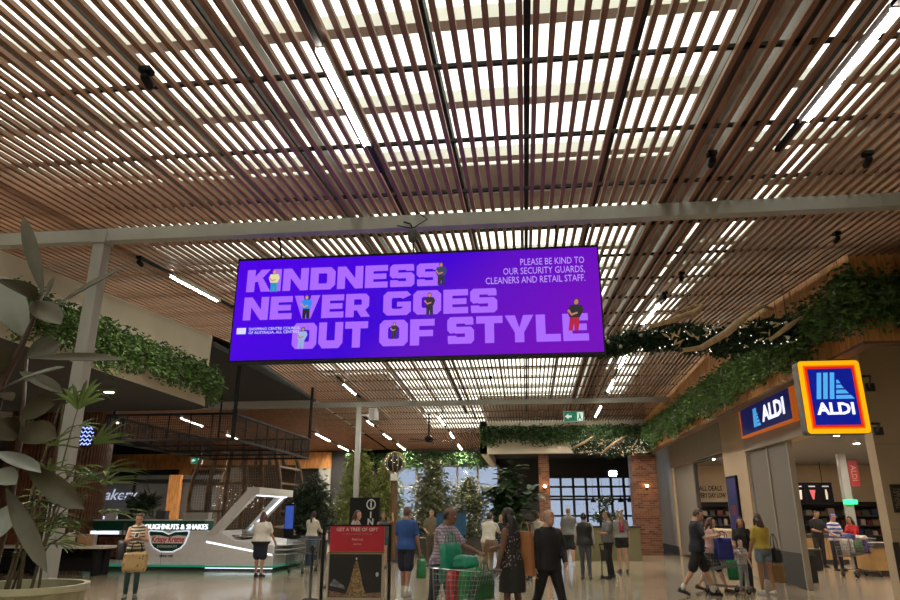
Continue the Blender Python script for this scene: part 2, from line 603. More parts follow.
# shop interior shell
sh = MB()
sh.box(18, 13, 0, 18.2, 33, 7); sh.box(6.4, 33, 0, 18.2, 33.2, 6.3)
o = struct('wall_shop', sh, M_beige)
sc_ = MB(); sc_.box(6.4, 13, 3.7, 18, 33, 3.8)
struct('ceiling_shop', sc_, mat('shop_ceiling_grey', (0.33, 0.32, 0.30), 0.7))

# --- cedar bulkhead above the shopfront
bk = MB()
bk.box(5.16, 10.5, 4.06, 5.3, 33, 6.95); bk.box(5.16, 10.5, 4.06, 9.2, 10.64, 6.5)
M_dtrim = mat('bulkhead_edge_brown', (0.16, 0.085, 0.04), 0.6)
o = struct('wall_bulkhead', bk, M_dark)
bo = MB()
y = 10.45
while y < 29.4:
    bo.box(5.10 + 0.012 * rng.random(), y + 0.004, 4.06, 5.16, y + 0.13, 6.0); y += 0.134
x = 5.10
while x < 8.9:
    bo.box(x + 0.004, 10.45 + 0.012 * rng.random(), 4.06, x + 0.13, 10.5, 6.0); x += 0.134
q = bo.build('board', M_board, o); q['kind'] = 'stuff'
MB().box(5.08, 10.43, 4.02, 5.3, 29.4, 4.06).build('edge_trim', M_dtrim, o)
MB().box(5.3, 10.43, 4.02, 9, 10.64, 4.06).build('edge_trim', M_dtrim, o)
struct('ceiling_soffit', MB().box(5.3, 10.6, 4.55, 9, 33, 4.62), M_taupe)
struct('wall_right_side', MB().box(9, -14, 0, 9.2, 12.7, 6.5), M_beige)

# --- end bulkhead over the brick piers
eb = MB(); eb.box(-1.9, 29.4, 4.05, 5.15, 29.8, 5.42); eb.box(-1.9, 29.4, 4.05, -1.6, 38.4, 5.42)
struct('wall_end_bulkhead', eb, M_cream)
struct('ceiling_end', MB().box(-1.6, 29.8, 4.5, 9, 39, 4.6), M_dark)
struct('wall_end_side', MB().box(6.05, 33.2, 0, 6.3, 39, 4.6), M_dark)

# --- left: cream bulkhead with rounded end
lb = MB()
prof = [(-7.55, 2.0), (-7.55, 15.2)]
for k in range(1, 8):
    t = k / 7 * PI / 2
    prof.append((-7.55 - 0.8 * (1 - math.cos(t)), 15.2 + 0.8 * math.sin(t)))
prof.append((-12, 16.0))
for (xa, ya), (xb, yb) in zip(prof[:-1], prof[1:]):
    lb.add([(xa, ya, 4.05), (xb, yb, 4.05), (xb, yb, 6.2), (xa, ya, 6.2)], [(0, 1, 2, 3)])
o = struct('wall_left_bulkhead', lb, M_cream)
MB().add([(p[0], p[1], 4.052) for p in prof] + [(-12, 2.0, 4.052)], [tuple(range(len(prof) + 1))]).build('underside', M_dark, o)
for y in (6, 8.8, 11.6, 14.4):
    pass
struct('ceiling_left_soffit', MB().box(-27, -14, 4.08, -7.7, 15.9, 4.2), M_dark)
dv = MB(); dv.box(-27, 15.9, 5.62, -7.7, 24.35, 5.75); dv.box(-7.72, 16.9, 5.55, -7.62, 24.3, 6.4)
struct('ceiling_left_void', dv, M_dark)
struct('trim_1', MB().box(-27, 24.3, 5.36, -7.7, 24.42, 5.62), M_white)
struct('wall_left', MB().box(-27.2, -14, 0, -27, 46, 7), M_dark)
struct('wall_back', MB().box(-27, -14.2, 0, 18, -14, 7), M_cream)
struct('wall_left_near', MB().box(-13.2, -14, 0, -13, 12.6, 4.1), M_dark)

# --- far wall with high glazing
fw = MB()
fw.box(-27, 38.5, 0, -7.2, 38.8, 6.2); fw.box(-9.2, 38.5, 4.15, 9, 38.8, 6.2); fw.box(-9.2, 38.5, 0, 9, 38.8, 0.45)
fw.box(5.9, 38.5, 0, 9, 38.8, 4.2); fw.box(-1.5, 38.5, 0, 1.2, 38.8, 4.2)
struct('wall_far', fw, M_dark)


def window(n, x0, x1, z0, z1, nx, zbars, m=M_steel):
    w = struct('window_%d' % n, MB().box(x0, 38.46, z0, x1, 38.62, z0 + 0.08), m)
    for z in list(zbars) + [z1]:
        MB().box(x0, 38.46, z - 0.05, x1, 38.62, z + 0.05).build('window_frame', m, w)
    for k in range(nx + 1):
        xx = x0 + (x1 - x0) * k / nx
        MB().box(xx - 0.06, 38.44, z0, xx + 0.06, 38.64, z1).build('mullion', m, w)
    zz = [z0] + list(zbars) + [z1]
    for k in range(nx):
        for a_, b_ in zip(zz[:-1], zz[1:]):
            MB().box(x0 + (x1 - x0) * k / nx + 0.05, 38.53, a_ + 0.04, x0 + (x1 - x0) * (k + 1) / nx - 0.05, 38.545, b_ - 0.04).build('pane', M_glass, w)


window(1, -7.2, -1.5, 0.45, 4.15, 5, (3.0,))
window(2, 1.2, 5.9, 0.45, 3.5, 7, (1.5, 2.35, 2.5, 3.0), M_mdark)
struct('wall_far_lintel', MB().box(1.0, 38.42, 3.5, 5.9, 38.5, 4.2), M_dark)
gr = struct('ground_outside', MB().box(-60, 46, -0.3, 60, 90, -0.2), mat('pavement_outside', (0.35, 0.36, 0.36), 0.8, var=0.1))
# --- cedar fascia and shopfront posts at the far left
o = struct('wall_far_fascia', MB().box(-27, 37.9, 4.05, -10.9, 38.3, 4.9), M_board)
for x in np.arange(-26.8, -11, 0.55):
    MB().box(x, 37.87, 4.05, x + 0.53, 37.9, 4.9).build('board', M_board, o)
for k, x in enumerate((-24.5, -19.4, -15.2, -11.2)):
    struct('trim_%d' % (k + 2), MB().box(x - 0.3, 37.9, 0, x + 0.3, 38.3, 4.05), M_board if k < 3 else M_steel)

# --- brick piers: real bricks
M_brick = mat('red_brick', (0.19, 0.085, 0.05), 0.8, island=0.45)
M_mortar = mat('mortar', (0.28, 0.24, 0.20), 0.9)


def brick_pier(x0, x1, y0, y1, h):
    o = MB().box(x0 + 0.012, y0 + 0.012, 0, x1 - 0.012, y1 - 0.012, h).build('brick_pier', M_mortar)
    b_ = MB()
    r = 0; z = 0.004
    while z < h - 0.05:
        off = 0.12 * (r % 2)
        x = x0 - off
        while x < x1 - 0.03:
            xa = max(x0, x); xb = min(x1, x + 0.23)
            if xb - xa > 0.03: b_.box(xa, y0 - 0.004 * rng.random(), z, xb, y0 + 0.1, z + 0.076)
            x += 0.24
        y = y0 + 0.11 + off
        while y < y1 - 0.03:
            for xs_, s_ in ((x0, 1), (x1, -1)):
                b_.box(xs_ - 0.003 * s_, y, z, xs_ + 0.1 * s_, min(y1, y + 0.23), z + 0.076)
            y += 0.24
        z += 0.086; r += 1
    q = b_.build('brick', M_brick, o); q['kind'] = 'stuff'
    return o


tag(brick_pier(4.45, 5.45, 29.9, 30.9, 4.0), 'wide red brick pier at the right end of the dark restaurant front', 'pier', 'brick piers of the far shopfront')
tag(brick_pier(0.55, 1.0, 29.9, 30.4, 4.05), 'narrow red brick pier behind the leafy plant in the white pot', 'pier', 'brick piers of the far shopfront')

# ================================================================== steel portal frames
def portal(y, px, x0, x1, ztop, w, label, h=0.17):
    o = empty('steel_frame', (px, y, 0), label, 'frame', 'grey steel frames under the batten ceiling')
    MB().box(px - w / 2, y - w / 2, 0, px + w / 2, y + w / 2, ztop).build('post', M_steel, o)
    MB().box(x0, y - w / 2 + 0.01, ztop - h, x1, y + w / 2 - 0.01, ztop).build('beam', M_steel, o)
    MB().box(px - w / 2 - 0.03, y - w / 2 - 0.03, 0, px + w / 2 + 0.03, y + w / 2 + 0.03, 0.04).build('base_plate', M_steel, o)
    MB().box(px - w / 2 - 0.02, y - w / 2 - 0.02, ztop - h - 0.03, px + w / 2 + 0.02, y + w / 2 + 0.02, ztop - 0.01).build('collar', M_steel, o)
    return o


portal(7.8, -5.5, -7.6, 9.0, 5.21, 0.155, 'near grey steel post and crossbeam behind the big leafy plant')
portal(24.4, -6.0, -20, 5.1, 5.52, 0.17, 'farther grey steel post and crossbeam behind the red poster stand')

M_light2 = mat('tube_diffuser_far', (1, 1, 1), 0.5, emit=600.0, ecol=(1, 0.88, 0.72))
# ================================================================== strip lights
def strip(x, y0, y1, label):
    o = empty('strip_light', (x, (y0 + y1) / 2, zs((y0 + y1) / 2) - 0.06), label, 'light', 'white strip lights under the battens')
    za, zb = zs(y0) - 0.03, zs(y1) - 0.03
    MB().bar((x, y0 - 0.9, zs(y0 - 0.9) - 0.02), (x, y1 + 0.7, zs(y1 + 0.7) - 0.02), 0.045, 0.04).build('track', M_black, o)
    hb_ = MB().bar((x, y0 - 0.03, za + 0.002), (x, y1 + 0.03, zb + 0.002), 0.075, 0.04)
    for sx in (-0.036, 0.036):
        hb_.bar((x + sx, y0 - 0.03, za - 0.028), (x + sx, y1 + 0.03, zb - 0.028), 0.006, 0.03)
    hb_.build('housing', M_white, o)
    MB().bar((x, y0, za - 0.026), (x, y1, zb - 0.026), 0.064, 0.016).build('diffuser', M_light if y0 < 24 else M_light2, o)
    return o


strip(-1.43, 4.16, 5.7, 'long strip light nearest the camera, left of the ceiling centre above the screen')
strip(2.64, 4.18, 5.7, 'strip light at the top right corner, nearest the camera in the right row')
strip(-5.68, 9.95, 11.65, 'strip light just left of the purple screen, over the cream bulkhead')
strip(2.72, 13.2, 15.1, 'strip light just right of the purple screen, before the gold garland')
strip(2.83, 18.5, 20.0, 'strip light below the garland, first one past the ridge in the right row')
strip(2.84, 21.5, 23.2, 'strip light in the right row just before the far crossbeam')
strip(2.88, 25.9, 28.1, 'strip light right of the green exit sign, last in the right row')
strip(-5.8, 21.4, 22.95, 'strip light below the left end of the purple screen, before the far post')
strip(-6.58, 28.3, 29.4, 'short strip light just beside the far post and speaker')
strip(-6.6, 31.9, 33.5, 'strip light second past the far post in its row')
strip(-6.57, 35.3, 37.5, 'strip light last in the row past the far post, above the round lantern')
strip(-3.47, 27.7, 29.6, 'strip light nearest of the three right of the ceiling fan')
strip(-3.45, 31.8, 33.4, 'strip light middle one of the three right of the ceiling fan')
strip(-3.45, 35.9, 37.6, 'strip light farthest of the three right of the ceiling fan')
strip(-9.8, 31.6, 33.9, 'strip light in the row above the black mesh canopy, nearer one')
strip(-9.8, 35.7, 37.6, 'strip light in the row above the black mesh canopy, farther one')
strip(-14.2, 27.0, 29.0, 'strip light seen through the middle of the black mesh canopy')
strip(-14.2, 31.6, 33.6, 'strip light seen low through the black mesh canopy, farther one')
strip(-17.5, 25.5, 28.0, 'strip light seen through the left end of the black mesh canopy')

# small black spotlights and cameras hung below the battens
def spot(x, y, label, r=0.036):
    z = zs(y)
    o = empty('spotlight', (x, y, z), label, 'spotlight', 'small black fittings under the battens')
    MB().box(x - 0.045, y - 0.045, z - 0.04, x + 0.045, y + 0.045, z).build('mount', M_black, o)
    MB().cap((x, y - 0.01, z - 0.09), (x, y + 0.07, z - 0.11), r, r, 10).build('head', M_black, o, smooth=True)
    MB().tube([(x, y, z - 0.03), (x, y, z - 0.1)], 0.014, 6).build('stem', M_black, o)


spot(2.0, 6.4, 'black spotlight beneath the battens above the right end of the screen')
spot(-5.7, 9.0, 'black spotlight on the light track beside the near grey post')
spot(-5.6, 12.3, 'black spotlight at the end of the strip light left of the screen')
spot(2.7, 11.0, 'black spotlight nearer of two on the track right of the screen')
spot(2.7, 12.4, 'black spotlight farther of two on the track right of the screen')
spot(-2.9, 4.3, 'black spotlight in the upper left, above the large leafy plant')
spot(3.6, 6.6, 'black spotlight past the end of the top right strip light')
spot(4.4, 9.2, 'black spotlight near the cedar bulkhead corner')
spot(-1.0, 20.9, 'black spotlight below the middle of the purple screen')
spot(-5.9, 14.2, 'black spotlight above the vines on the cream bulkhead')

# ================================================================== big LED screen
SX0, SX1, SZ0, SZ1, SY = -3.66, 0.975, 3.44, 4.775, 8.0
led = empty('led_screen', ((SX0 + SX1) / 2, SY, SZ0), 'wide hanging purple screen about kindness with big lilac capitals', 'screen')
MB().box(SX0 - 0.02, SY + 0.005, SZ0 - 0.03, SX1 + 0.02, SY + 0.16, SZ1 + 0.035).build('housing', M_black, led)
for x in (SX0 + 0.55, -1.35, SX1 - 0.5):
    MB().tube([(x, SY + 0.08, SZ1), (x, SY - 0.05, 5.0), (x, SY - 0.17, 5.1)], 0.012, 6).build('hanger', M_black, led)
m, N, L = nodes_mat('led_picture')
b = N['Principled BSDF']; b.inputs['Base Color'].default_value = (0.004, 0.004, 0.004, 1); b.inputs['Roughness'].default_value = 0.8; b.inputs['Specular IOR Level'].default_value = 0.05
tc = N.new('ShaderNodeTexCoord'); sp = N.new('ShaderNodeSeparateXYZ'); L.new(tc.outputs['Generated'], sp.inputs[0])
rp = N.new('ShaderNodeValToRGB')
cr = rp.color_ramp
cr.elements[0].position = 0.0; cr.elements[0].color = (0.075, 0.0, 0.78, 1)
cr.elements[1].position = 1.0; cr.elements[1].color = (0.175, 0.004, 0.50, 1)
e = cr.elements.new(0.45); e.color = (0.05, 0.0, 0.66, 1)
e = cr.elements.new(0.62); e.color = (0.11, 0.004, 0.55, 1)
mm = N.new('ShaderNodeMath'); mm.operation = 'MULTIPLY_ADD'; mm.inputs[1].default_value = -0.30
L.new(sp.outputs['Z'], mm.inputs[0]); mm2 = N.new('ShaderNodeMath'); mm2.operation = 'ADD'; mm2.inputs[1].default_value = 0.14
L.new(sp.outputs['X'], mm2.inputs[0]); L.new(mm2.outputs[0], mm.inputs[2]); L.new(mm.outputs[0], rp.inputs[0])
L.new(rp.outputs[0], b.inputs['Emission Color']); b.inputs['Emission Strength'].default_value = 1.0
MB().box(SX0, SY - 0.004, SZ0, SX1, SY + 0.01, SZ1).build('picture', m, led)
M_lilac = mat('led_lilac', (0.02, 0.01, 0.03), 0.5, spec=0.05, emit=1.0, ecol=(0.40, 0.14, 1.0))
M_ltext = mat('led_pale_text', (0.02, 0.01, 0.03), 0.5, spec=0.05, emit=1.0, ecol=(0.55, 0.32, 0.95))
M_lwhite = mat('led_white', (0.02, 0.02, 0.03), 0.5, spec=0.05, emit=1.0, ecol=(0.75, 0.7, 1.0))


def rect(x0, y0, x1, y1): return [(x0, y0), (x1, y0), (x1, y1), (x0, y1)]


def ringO(w):
    c = 0.16; i0 = 0.34; j0 = 0.27
    out = [(c, 0), (w - c, 0), (w, c), (w, 1 - c), (w - c, 1), (c, 1), (0, 1 - c), (0, c)]
    inn = [(i0, j0 + 0.05), (i0 + 0.05, j0), (w - i0 - 0.05, j0), (w - i0, j0 + 0.05), (w - i0, 1 - j0 - 0.05), (w - i0 - 0.05, 1 - j0), (i0 + 0.05, 1 - j0), (i0, 1 - j0 - 0.05)]
    inn = [inn[1], inn[2], inn[3], inn[4], inn[5], inn[6], inn[7], inn[0]]
    return [[out[k], out[(k + 1) % 8], inn[(k + 1) % 8], inn[k]] for k in range(8)]


G = {}
G['I'] = (0.36, [rect(0, 0, 0.36, 1)])
G['K'] = (1.08, [rect(0, 0, 0.36, 1), [(0.3, 0.42), (0.6, 0.5), (1.03, 1), (0.62, 1), (0.3, 0.62)], [(0.45, 0.58), (0.66, 0), (1.08, 0), (0.72, 0.6)]])
G['N'] = (1.12, [rect(0, 0, 0.34, 1), rect(0.78, 0, 1.12, 1), [(0.0, 1), (0.78, 0), (1.12, 0), (0.36, 1)]])
G['D'] = (1.1, [rect(0, 0, 0.36, 1), [(0.3, 0), (0.9, 0), (1.1, 0.2), (0.74, 0.32), (0.7, 0.27), (0.3, 0.27)], [(1.1, 0.2), (1.1, 0.8), (0.74, 0.68), (0.74, 0.32)], [(1.1, 0.8), (0.9, 1), (0.3, 1), (0.3, 0.73), (0.7, 0.73), (0.74, 0.68)]])
G['E'] = (0.98, [rect(0, 0, 0.36, 1), rect(0.3, 0, 0.98, 0.26), rect(0.3, 0.38, 0.92, 0.62), rect(0.3, 0.74, 0.98, 1)])
G['F'] = (0.96, [rect(0, 0, 0.36, 1), rect(0.3, 0.34, 0.9, 0.58), rect(0.3, 0.74, 0.96, 1)])
G['L'] = (0.94, [rect(0, 0, 0.36, 1), rect(0.3, 0, 0.94, 0.27)])
G['T'] = (1.04, [rect(0.34, 0, 0.7, 0.8), rect(0, 0.73, 1.04, 1)])
G['S'] = (1.06, [[(0.12, 1), (0.0, 0.88), (0.0, 0.5), (0.12, 0.38), (0.36, 0.42), (0.36, 1)], rect(0.3, 0.75, 1.0, 1), [(0.3, 0.38), (0.75, 0.38), (0.75, 0.63), (0.3, 0.63)], [(0.70, 0.0), (0.94, 0), (1.06, 0.12), (1.06, 0.5), (0.94, 0.63), (0.7, 0.63)], rect(0.04, 0, 0.75, 0.25), [(0.82, 1), (1.0, 1), (1.04, 0.9), (1.04, 0.7), (0.7, 0.7), (0.7, 1)], [(0.04, 0), (0.36, 0), (0.36, 0.3), (0.02, 0.3), (0.02, 0.1)]])
G['V'] = (1.14, [[(0, 1), (0.38, 0), (0.62, 0), (0.4, 1)], [(0.52, 0), (0.76, 0), (1.14, 1), (0.74, 1)]])
G['Y'] = (1.12, [[(0, 1), (0.38, 0.36), (0.62, 0.36), (0.4, 1)], [(0.5, 0.36), (0.74, 0.36), (1.12, 1), (0.72, 1)], rect(0.38, 0, 0.74, 0.45)])
G['R'] = (1.06, [rect(0, 0, 0.36, 1), [(0.3, 0.28), (0.85, 0.28), (1.02, 0.45), (0.7, 0.55), (0.66, 0.52), (0.3, 0.52)], [(1.02, 0.45), (1.02, 0.85), (0.7, 0.72), (0.7, 0.55)], [(1.02, 0.85), (0.88, 1), (0.3, 1), (0.3, 0.76), (0.66, 0.76), (0.7, 0.72)], [(0.42, 0.4), (0.68, 0), (1.08, 0), (0.78, 0.42)]])
G['O'] = (1.12, ringO(1.12))
G['U'] = (1.1, [rect(0, 0.2, 0.36, 1), rect(0.74, 0.2, 1.1, 1), [(0.0, 0.2), (0.18, 0), (0.92, 0), (1.1, 0.2), (0.74, 0.3), (0.36, 0.3)]])
G['G'] = (1.12, ringO(1.12)[:2] + ringO(1.12)[3:] + [rect(0.56, 0.36, 1.12, 0.56), rect(0.78, 0.12, 1.12, 0.5)])


def word(txt, u0, u1, v0, v1):
    x0 = SX0 + u0 * (SX1 - SX0); x1 = SX0 + u1 * (SX1 - SX0)
    z1 = SZ1 - v0 * (SZ1 - SZ0); z0 = SZ1 - v1 * (SZ1 - SZ0)
    gap = 0.09
    tot = sum(G[c][0] for c in txt) + gap * (len(txt) - 1)
    k = (x1 - x0) / tot; x = x0
    for c in txt:
        w, polys = G[c]
        b_ = MB()
        for i, p in enumerate(polys):
            b_.prism([(a * k, b * (z1 - z0)) for a, b in p], (x, SY - 0.0045 - 0.0001 * i, z0), (1, 0, 0), (0, 0, 1), 0.0015)
        b_.build('letter', M_lilac, led)
        x += (w + gap) * k


word('KINDNESS', 0.028, 0.579, 0.098, 0.325)
word('NEVER', 0.026, 0.383, 0.38, 0.61)
word('GOES', 0.42, 0.729, 0.37, 0.605)
word('OUT', 0.171, 0.38, 0.654, 0.905)
word('OF', 0.412, 0.561, 0.65, 0.90)
word('STYLE', 0.595, 0.964, 0.64, 0.895)
RX = (PI / 2, 0, 0)
for k, t in enumerate(('PLEASE BE KIND TO', 'OUR SECURITY GUARDS,', 'CLEANERS AND RETAIL STAFF.')):
    o = text('lettering', t, 0.125, (SX0 + 0.965 * (SX1 - SX0), SY - 0.006, SZ1 - (0.125 + 0.088 * k) * 1.335), RX, M_ltext, led, 0.001, 'RIGHT')
    o.scale = (0.72, 1, 1)
for k, t in enumerate(('SHOPPING CENTRE COUNCIL', 'OF AUSTRALIA, ALL CENTRES')):
    o = text('lettering', t, 0.05, (SX0 + 0.046 * 4.635, SY - 0.006, SZ1 - (0.70 + 0.036 * k) * 1.335), RX, M_lwhite, led, 0.001, 'LEFT')
MB().box(SX0 + 0.012 * 4.635, SY - 0.006, SZ1 - 0.745 * 1.335, SX0 + 0.038 * 4.635, SY - 0.004, SZ1 - 0.685 * 1.335).build('logo', M_lwhite, led)


def led_person(u, v0, v1, top, bottom, skin=(0.55, 0.3, 0.22), hair=(0.08, 0.03, 0.03), tilt=0.0):
    """a small figure shown on the screen picture: hair, face, arms, top and trousers"""
    h = (v1 - v0) * 1.335; x = SX0 + u * 4.635; z1 = SZ1 - v0 * 1.335; z0 = SZ1 - v1 * 1.335
    e = lambda c: mat('led_%.2f_%.2f_%.2f' % c, (0.02, 0.02, 0.02), 0.5, spec=0.05, emit=1.0, ecol=c)
    b_ = MB()
    Y_ = SY - 0.0075
    P = lambda poly, mi: b_.prism([(a * h + tilt * h * bb, bb * h) for a, bb in poly], (x, Y_ - 0.0003 * len(b_.f) * 0.05, z0), (1, 0, 0), (0, 0, 1), 0.001, mi)
    P([(-0.14, 0), (-0.02, 0), (0.0, 0.25), (0.03, 0), (0.15, 0), (0.14, 0.45), (-0.14, 0.45)], 1)
    P([(-0.15, 0.4), (0.15, 0.4), (0.24, 0.62), (0.17, 0.78), (-0.17, 0.78), (-0.24, 0.6)], 0)
    P([(-0.24, 0.6), (-0.1, 0.45), (0.08, 0.52), (0.06, 0.57), (-0.1, 0.52), (-0.19, 0.66)], 2)
    P([(0.09 * math.cos(t), 0.88 + 0.11 * math.sin(t)) for t in np.linspace(0, 2 * PI, 11)[:-1]], 3)
    P([(0.065 * math.cos(t), 0.87 + 0.085 * math.sin(t)) for t in np.linspace(0, 2 * PI, 11)[:-1]], 2)
    b_.build('pictured_person', [e(top), e(bottom), e(skin), e(hair)], led)


led_person(0.107, 0.10, 0.33, (0.75, 0.72, 0.35), (0.02, 0.30, 0.55), (0.6, 0.3, 0.3), (0.6, 0.15, 0.2))
led_person(0.205, 0.37, 0.61, (0.02, 0.25, 0.85), (0.01, 0.01, 0.03))
led_person(0.195, 0.69, 0.90, (0.35, 0.45, 0.75), (0.3, 0.4, 0.7), (0.4, 0.25, 0.2), (0.03, 0.02, 0.03), 0.1)
led_person(0.452, 0.67, 0.83, (0.03, 0.02, 0.03), (0.03, 0.02, 0.03), (0.5, 0.25, 0.2))
led_person(0.547, 0.39, 0.61, (0.02, 0.015, 0.03), (0.02, 0.015, 0.03), (0.55, 0.22, 0.2))
led_person(0.578, 0.09, 0.32, (0.03, 0.05, 0.12), (0.02, 0.02, 0.05), (0.5, 0.2, 0.15))
led_person(0.925, 0.49, 0.80, (0.02, 0.02, 0.02), (0.45, 0.01, 0.05), (0.5, 0.2, 0.15), (0.05, 0.02, 0.02), 0.15)
# security camera hung beside the screen
o = empty('security_camera', (-1.32, 7.86, 4.85), 'round dark security camera hung above the screen middle', 'camera')
MB().lathe([(0.02, 0.14), (0.05, 0.12), (0.06, 0.04), (0.05, -0.02), (0.01, -0.05)][::-1], (-1.3, 7.66, 4.84), 14).build('dome', M_mdark, o, smooth=True)
MB().tube([(-1.3, 7.66, 4.97), (-1.33, 7.68, 5.06), (-1.42, 7.7, 5.1)], 0.012, 6).build('cable', M_black, o)
MB().tube([(-1.5, 7.69, 5.05), (-1.3, 7.68, 5.0), (-1.12, 7.69, 5.12), (-1.25, 7.68, 5.22)], 0.009, 6).build('cable', M_black, o)

# ================================================================== supermarket signs
M_ablue = mat('sign_blue', (0.005, 0.012, 0.20), 0.3, emit=0.9, ecol=(0.004, 0.012, 0.27))
M_ablue2 = mat('fascia_blue', (0.012, 0.018, 0.14), 0.4, emit=0.18, ecol=(0.02, 0.03, 0.3))
M_ared = mat('sign_red', (0.5, 0.01, 0.0), 0.3, emit=0.9, ecol=(0.75, 0.02, 0.002))
M_aora = mat('sign_orange', (0.7, 0.1, 0.0), 0.3, emit=0.9, ecol=(0.9, 0.13, 0.003))
M_ayel = mat('sign_yellow', (0.8, 0.4, 0.0), 0.3, emit=0.9, ecol=(1.0, 0.48, 0.005))
M_asky = mat('sign_sky', (0.1, 0.4, 0.7), 0.3, emit=0.9, ecol=(0.08, 0.42, 0.9))
M_awhite = mat('sign_white', (0.8, 0.8, 0.8), 0.3, emit=1.1, ecol=(0.85, 0.88, 1.0))


def rr(x0, z0, x1, z1, r, n=5):
    out = []
    for cx, cz, a0 in ((x1 - r, z0 + r, -90), (x1 - r, z1 - r, 0), (x0 + r, z1 - r, 90), (x0 + r, z0 + r, 180)):
        for k in range(n + 1):
            t = R(a0 + 90 * k / n); out.append((cx + r * math.cos(t), cz + r * math.sin(t)))
    return out


def logo_a(parent, fn, h):
    """three slanting bars with a stepped wing, in the plane given by fn(x, z)"""
    for k in range(3):
        x = 0.0 + k * 0.215
        fn([(x, 0), (x + 0.145, 0), (x + 0.285, 1.0), (x + 0.14, 1.0)])
    for k, (z0, z1, xr0, xr1) in enumerate(((0.0, 0.14, 1.24, 1.13), (0.20, 0.34, 1.08, 0.98), (0.40, 0.53, 0.94, 0.87), (0.59, 0.72, 0.86, 0.80))):
        fn([(0.635 + 0.03 * k, z0), (xr0, z0), (xr1, z1), (0.655 + 0.03 * k, z1)])


bl = empty('blade_sign', (5.0, 11.5, 2.82), 'square lit supermarket sign in yellow, red and blue facing the camera', 'sign')
bx0, bx1, bz0, bz1, by = 4.51, 5.47, 2.82, 4.0, 11.5
MB().prism(rr(bx0 - 0.01, bz0 - 0.01, bx1 + 0.01, bz1 + 0.01, 0.07), (0, by + 0.22, 0), (1, 0, 0), (0, 0, 1), 0.21).build('sign_case', mat('sign_case_brown', (0.10, 0.085, 0.07), 0.5), bl)
for nm, d, mm_, yy in (('yellow_border', 0.0, M_ayel, 0.004), ('orange_border', 0.075, M_aora, 0.007), ('red_border', 0.10, M_ared, 0.010), ('blue_field', 0.135, M_ablue, 0.013)):
    MB().prism(rr(bx0 + d, bz0 + d, bx1 - d, bz1 - d, 0.06 if d == 0 else 0.012), (0, by + 0.002, 0), (1, 0, 0), (0, 0, 1), yy).build(nm, mm_, bl)
lg = MB()
logo_a(bl, lambda p: lg.prism([(a * 0.47, b * 0.43) for a, b in p], (bx0 + 0.21, by - 0.012, 3.37), (1, 0, 0), (0, 0, 1), 0.004), 1)
lg.build('logo', M_asky, bl)
text('lettering', 'ALDI', 0.26, (4.995, by - 0.014, 3.205), RX, M_awhite, bl, 0.002, bold=0.009, width=0.58)
for z in (3.75, 2.98):
    MB().tube([(5.45, 11.58, z), (5.66, 11.62, z), (6.15, 12.72, z)], 0.02, 8).build('bracket', M_mdark, bl)
    MB().box(6.08, 12.66, z - 0.07, 6.22, 12.7, z + 0.07).build('wall_plate', M_mdark, bl)

fa = empty('fascia_sign', (6.05, 17.6, 3.6), 'long dark blue supermarket fascia sign with orange edge over the doorway', 'sign')
MB().box(5.93, 15.75, 3.6, 6.03, 19.5, 4.34).build('sign_box', M_ablue2, fa)
M_aedge = mat('sign_edge_orange', (0.6, 0.15, 0.02), 0.4, emit=0.35, ecol=(0.8, 0.18, 0.02))
for z in (3.58, 4.34):
    MB().box(5.90, 15.73, z - 0.015, 6.03, 19.52, z + 0.035).build('edge_strip', M_aedge, fa)
for y in (15.73, 19.5):
    MB().box(5.90, y - 0.02, 3.58, 6.03, y + 0.02, 4.36).build('edge_strip', M_aedge, fa)
RL = (PI / 2, 0, -PI / 2)
text('lettering', 'ALDI', 0.52, (5.925, 16.95, 3.96), RL, M_awhite, fa, 0.003, bold=0.018, width=1.55)
lg = MB()
logo_a(fa, lambda p: lg.prism([(a * 0.44, b * 0.46) for a, b in p], (5.928, 18.45, 3.74), (0, -1, 0), (0, 0, 1), 0.004), 1)
lg.build('logo', M_asky, fa)

# blue screen panel on the pillar, dark plaque on the end face
o = empty('display_board', (6.05, 21.3, 1.16), 'tall narrow dark blue display panel on the beige pillar', 'panel')
MB().box(5.99, 20.85, 1.14, 6.05, 21.85, 2.66).build('frame', M_black, o)
MB().box(5.983, 20.92, 1.2, 5.992, 21.78, 2.6).build('picture', mat('panel_blue', (0.006, 0.006, 0.05), 0.3, var=0.9, scale=2.5, col2=(0.012, 0.015, 0.11), emit=0.06, ecol=(0.03, 0.03, 0.5)), o)
MB().box(5.98, 21.05, 1.55, 5.984, 21.6, 1.85).build('picture_patch', mat('panel_red', (0.16, 0.02, 0.03), 0.3), o)
o = empty('wall_plaque', (6.4, 12.68, 1.6), 'small dark lettered plaque on the beige end wall', 'plaque')
MB().box(6.16, 12.63, 1.62, 6.36, 12.69, 2.08).build('plate', mat('plaque_dark', (0.03, 0.025, 0.02), 0.4), o)
for k, t in enumerate(('TROLLEY', 'RETURN', 'BAY')):
    text('lettering', t, 0.085, (6.205 + 0.06 * k, 12.625, 1.85), (PI / 2, -PI / 2, 0), mat('plaque_letter', (0.35, 0.28, 0.2), 0.5), o, 0.001)

